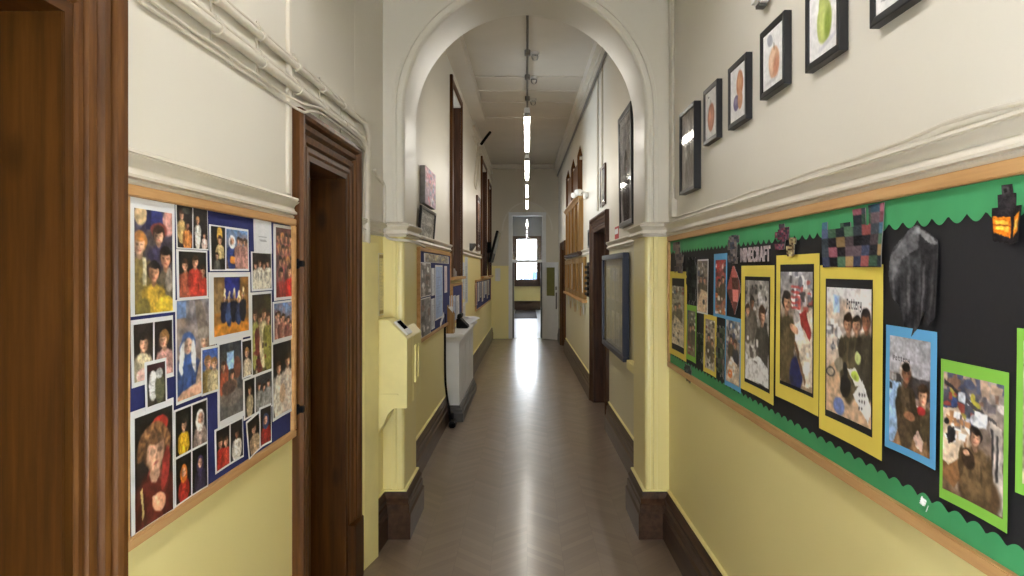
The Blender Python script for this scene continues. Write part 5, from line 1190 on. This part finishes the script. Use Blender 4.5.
tag(MB().wbox('R', 5.08, 5.62, .83, .90, .0, .05).build('wall_ledge', M['yellow'], bevel=.004), 'short yellow-painted ledge on the wall under the near end of the blue case', 'ledge')
# honours boards
e = empty('honours_board', P('R', 11.5, 1.86)); tag(e, 'tall honey-wood honours board with pointed finials high on the far right wall', 'board')
ub0, ub1 = 10.0, 12.9
MB().wbox('R', ub0, ub1, 1.88, 2.62, 0, .035).build('lower_panel', M['honey'], e)
mb = MB()
for u in np.linspace(ub0, ub1 - .09, 5): mb.wbox('R', u, u + .09, 1.86, 2.66, .035, .065)
mb.build('stile', M['honey'], e, bevel=.006)
MB().sweep([xy('R', ub0 - .04), xy('R', ub1 + .04)], [(0, 2.62), (.06, 2.62), (.07, 2.65), (.10, 2.68), (.10, 2.70), (0, 2.70)], True).build('cornice', M['honey'], e)
MB().sweep([xy('R', ub0 - .04), xy('R', ub1 + .04)], [(0, 1.83), (.05, 1.83), (.09, 1.86), (.09, 1.885), (0, 1.89)], True).build('base_moulding', M['mahog'], e)
MB().wbox('R', ub0 + .15, ub1 - .15, 2.70, 3.22, 0, .04).build('upper_panel', M['arch_wood'], e)
for u in np.linspace(ub0 + .15, ub1 - .25, 3):
    mb = MB(); mb.wbox('R', u, u + .1, 2.70, 3.28, .0405, .07); mb.add([P('R', u, 3.28, .0), P('R', u + .1, 3.28, .0), P('R', u + .1, 3.28, .07), P('R', u, 3.28, .07), P('R', u + .05, 3.44, .03)], [(0, 1, 4), (1, 2, 4), (2, 3, 4), (3, 0, 4), (3, 2, 1, 0)]); mb.build('finial_post', M['arch_wood'], e)
e = empty('emergency_light', P('R', 9.35, 2.62)); tag(e, 'white twin-headed emergency light on the right wall before the honours board', 'light')
MB().wbox('R', 9.28, 9.48, 2.58, 2.66, 0, .05).build('body', M['whitepl'], e, bevel=.01)
for u, dd in ((9.22, .10), (9.6, .12)):
    p = P('R', u, 2.66, dd); dr = Vector((-.6, -.6, -.25)).normalized(); MB().tube([P('R', u, 2.65, .05), p, p + dr * .02, p + dr * .09, p + dr * .10], [.012, .018, .030, .040, .030], 14).build('lamp_head', M['whitepl'], e, smooth=True)
# wooden framed panels under the rail
GW = 'row of wooden-framed panels under the far right rail'
wn = ['nearest', 'second', 'third', 'fourth', 'fifth', 'farthest']
for i in range(6):
    ua = 9.5 + .66 * i; r = empty('wooden_panel', P('R', ua + .3, 1.2)); tag(r, f'{wn[i]} wooden-framed panel in the row under the honours board', 'panel', GW)
    mb = MB(); a, b = ua, ua + .62
    for p in ((a, a + .09, 1.22, 1.80), (b - .09, b, 1.22, 1.80), (a + .09, b - .09, 1.22, 1.30), (a + .09, b - .09, 1.72, 1.80)): mb.wbox('R', *p, 0, .045)
    mb.build('frame', M['honey'], r, bevel=.005); MB().wbox('R', a + .09, b - .09, 1.30, 1.72, 0, .018).build('inset', M['honey' if i % 3 else 'paper'], r)
tag(MB().wbox('R', 9.44, 13.52, 1.175, 1.215, 0, .07).build('shelf_rail', M['oak'], bevel=.004), 'pale wooden rail under the row of wooden panels', 'rail')
GT = 'paper tags hanging under the wooden panels'
hsl = ['nearest', 'second', 'third', 'fourth', 'fifth', 'sixth', 'farthest']
for i in range(7):
    u = 9.75 + .5 * i; z = 1.0 - .05 * (i % 2); r = empty('hanging_tag', P('R', u, z)); tag(r, f'{hsl[i]} cream paper tag hanging below the pale wooden rail', 'tag', GT)
    mb = MB(); mb.prism([P('R', u - .07, z, .02), P('R', u + .07, z, .02), P('R', u + .07, z + .1, .02), P('R', u + .02, z + .14, .02), P('R', u - .02, z + .14, .02), P('R', u - .07, z + .1, .02)], (-.004, 0, 0)); mb.build('card', M['oak' if i % 2 else 'paper'], r)
    MB().tube([P('R', u, z + .135, .021), P('R', u, 1.18, .03)], .004, 6).build('string', M['paper'], r)
e = empty('key_rack', P('R', 9.0, 1.3)); tag(e, 'narrow black slatted rack on the wall between the doorcase and the wooden panels', 'rack')
mb = MB(); mb.wbox('R', 8.93, 9.25, 1.27, 1.72, 0, .02); mb.build('back_panel', M['blackpl'], e)
for i in range(6): MB().wbox('R', 8.92, 9.26, 1.29 + .07 * i, 1.325 + .07 * i, .021, .05).build('slat', M['blackpl'], e)
# conduits on the right
for u, lab in ((7.62, 'nearer vertical cream conduit above the red-brown doorcase'), (8.05, 'farther vertical cream conduit above the red-brown doorcase')):
    e = empty('conduit', P('R', u, 2.3)); tag(e, lab, 'conduit', 'vertical conduits on the right'); MB().tube([P('R', u, 2.30, .012), P('R', u, ZF - .18, .012)], .012, 8).build('tube', M['pipe'], e, smooth=True)
for z, d, lab in ((ZF - .20, .03, 'upper cream pipe under the cornice on the right'), (ZF - .27, .03, 'lower darker pipe under the cornice on the right')):
    e = empty('pipe', P('R', YB + .05, z, d)); tag(e, lab, 'pipe', 'pipes under the right cornice'); MB().tube([P('R', YB + .02, z, d), P('R', YE - .02, z, d)], .016, 8).build('tube', M['pipe' if z > ZF - .25 else 'grey'], e, smooth=True)

# ------------------------------------------------------------------ daylight, camera, view
w = bpy.data.worlds.new('sky'); SC.world = w; w.use_nodes = True
bg = w.node_tree.nodes['Background']; bg.inputs[0].default_value = (0.87, 0.935, 1.0, 1); bg.inputs[1].default_value = 12.0

cam = bpy.data.cameras.new('camera'); co = bpy.data.objects.new('camera', cam); COL.objects.link(co); SC.camera = co
co.location = (0, 0, HC); co.rotation_euler = (math.radians(90), 0, 0)
cam.sensor_width = 36; cam.sensor_fit = 'HORIZONTAL'; cam.lens = 36 * F / 1024
cam.shift_x = -(VX - 512) / 1024; cam.shift_y = (VY - 288) / 1024
cam.clip_start = .02
vs = SC.view_settings; vs.view_transform = 'Standard'; vs.look = 'None'; vs.exposure = 0.46; vs.gamma = 1; vs.use_curve_mapping = False
bpy.context.view_layer.update()
for o in list(bpy.data.objects):
    if '_o' in o.keys(): del o['_o']
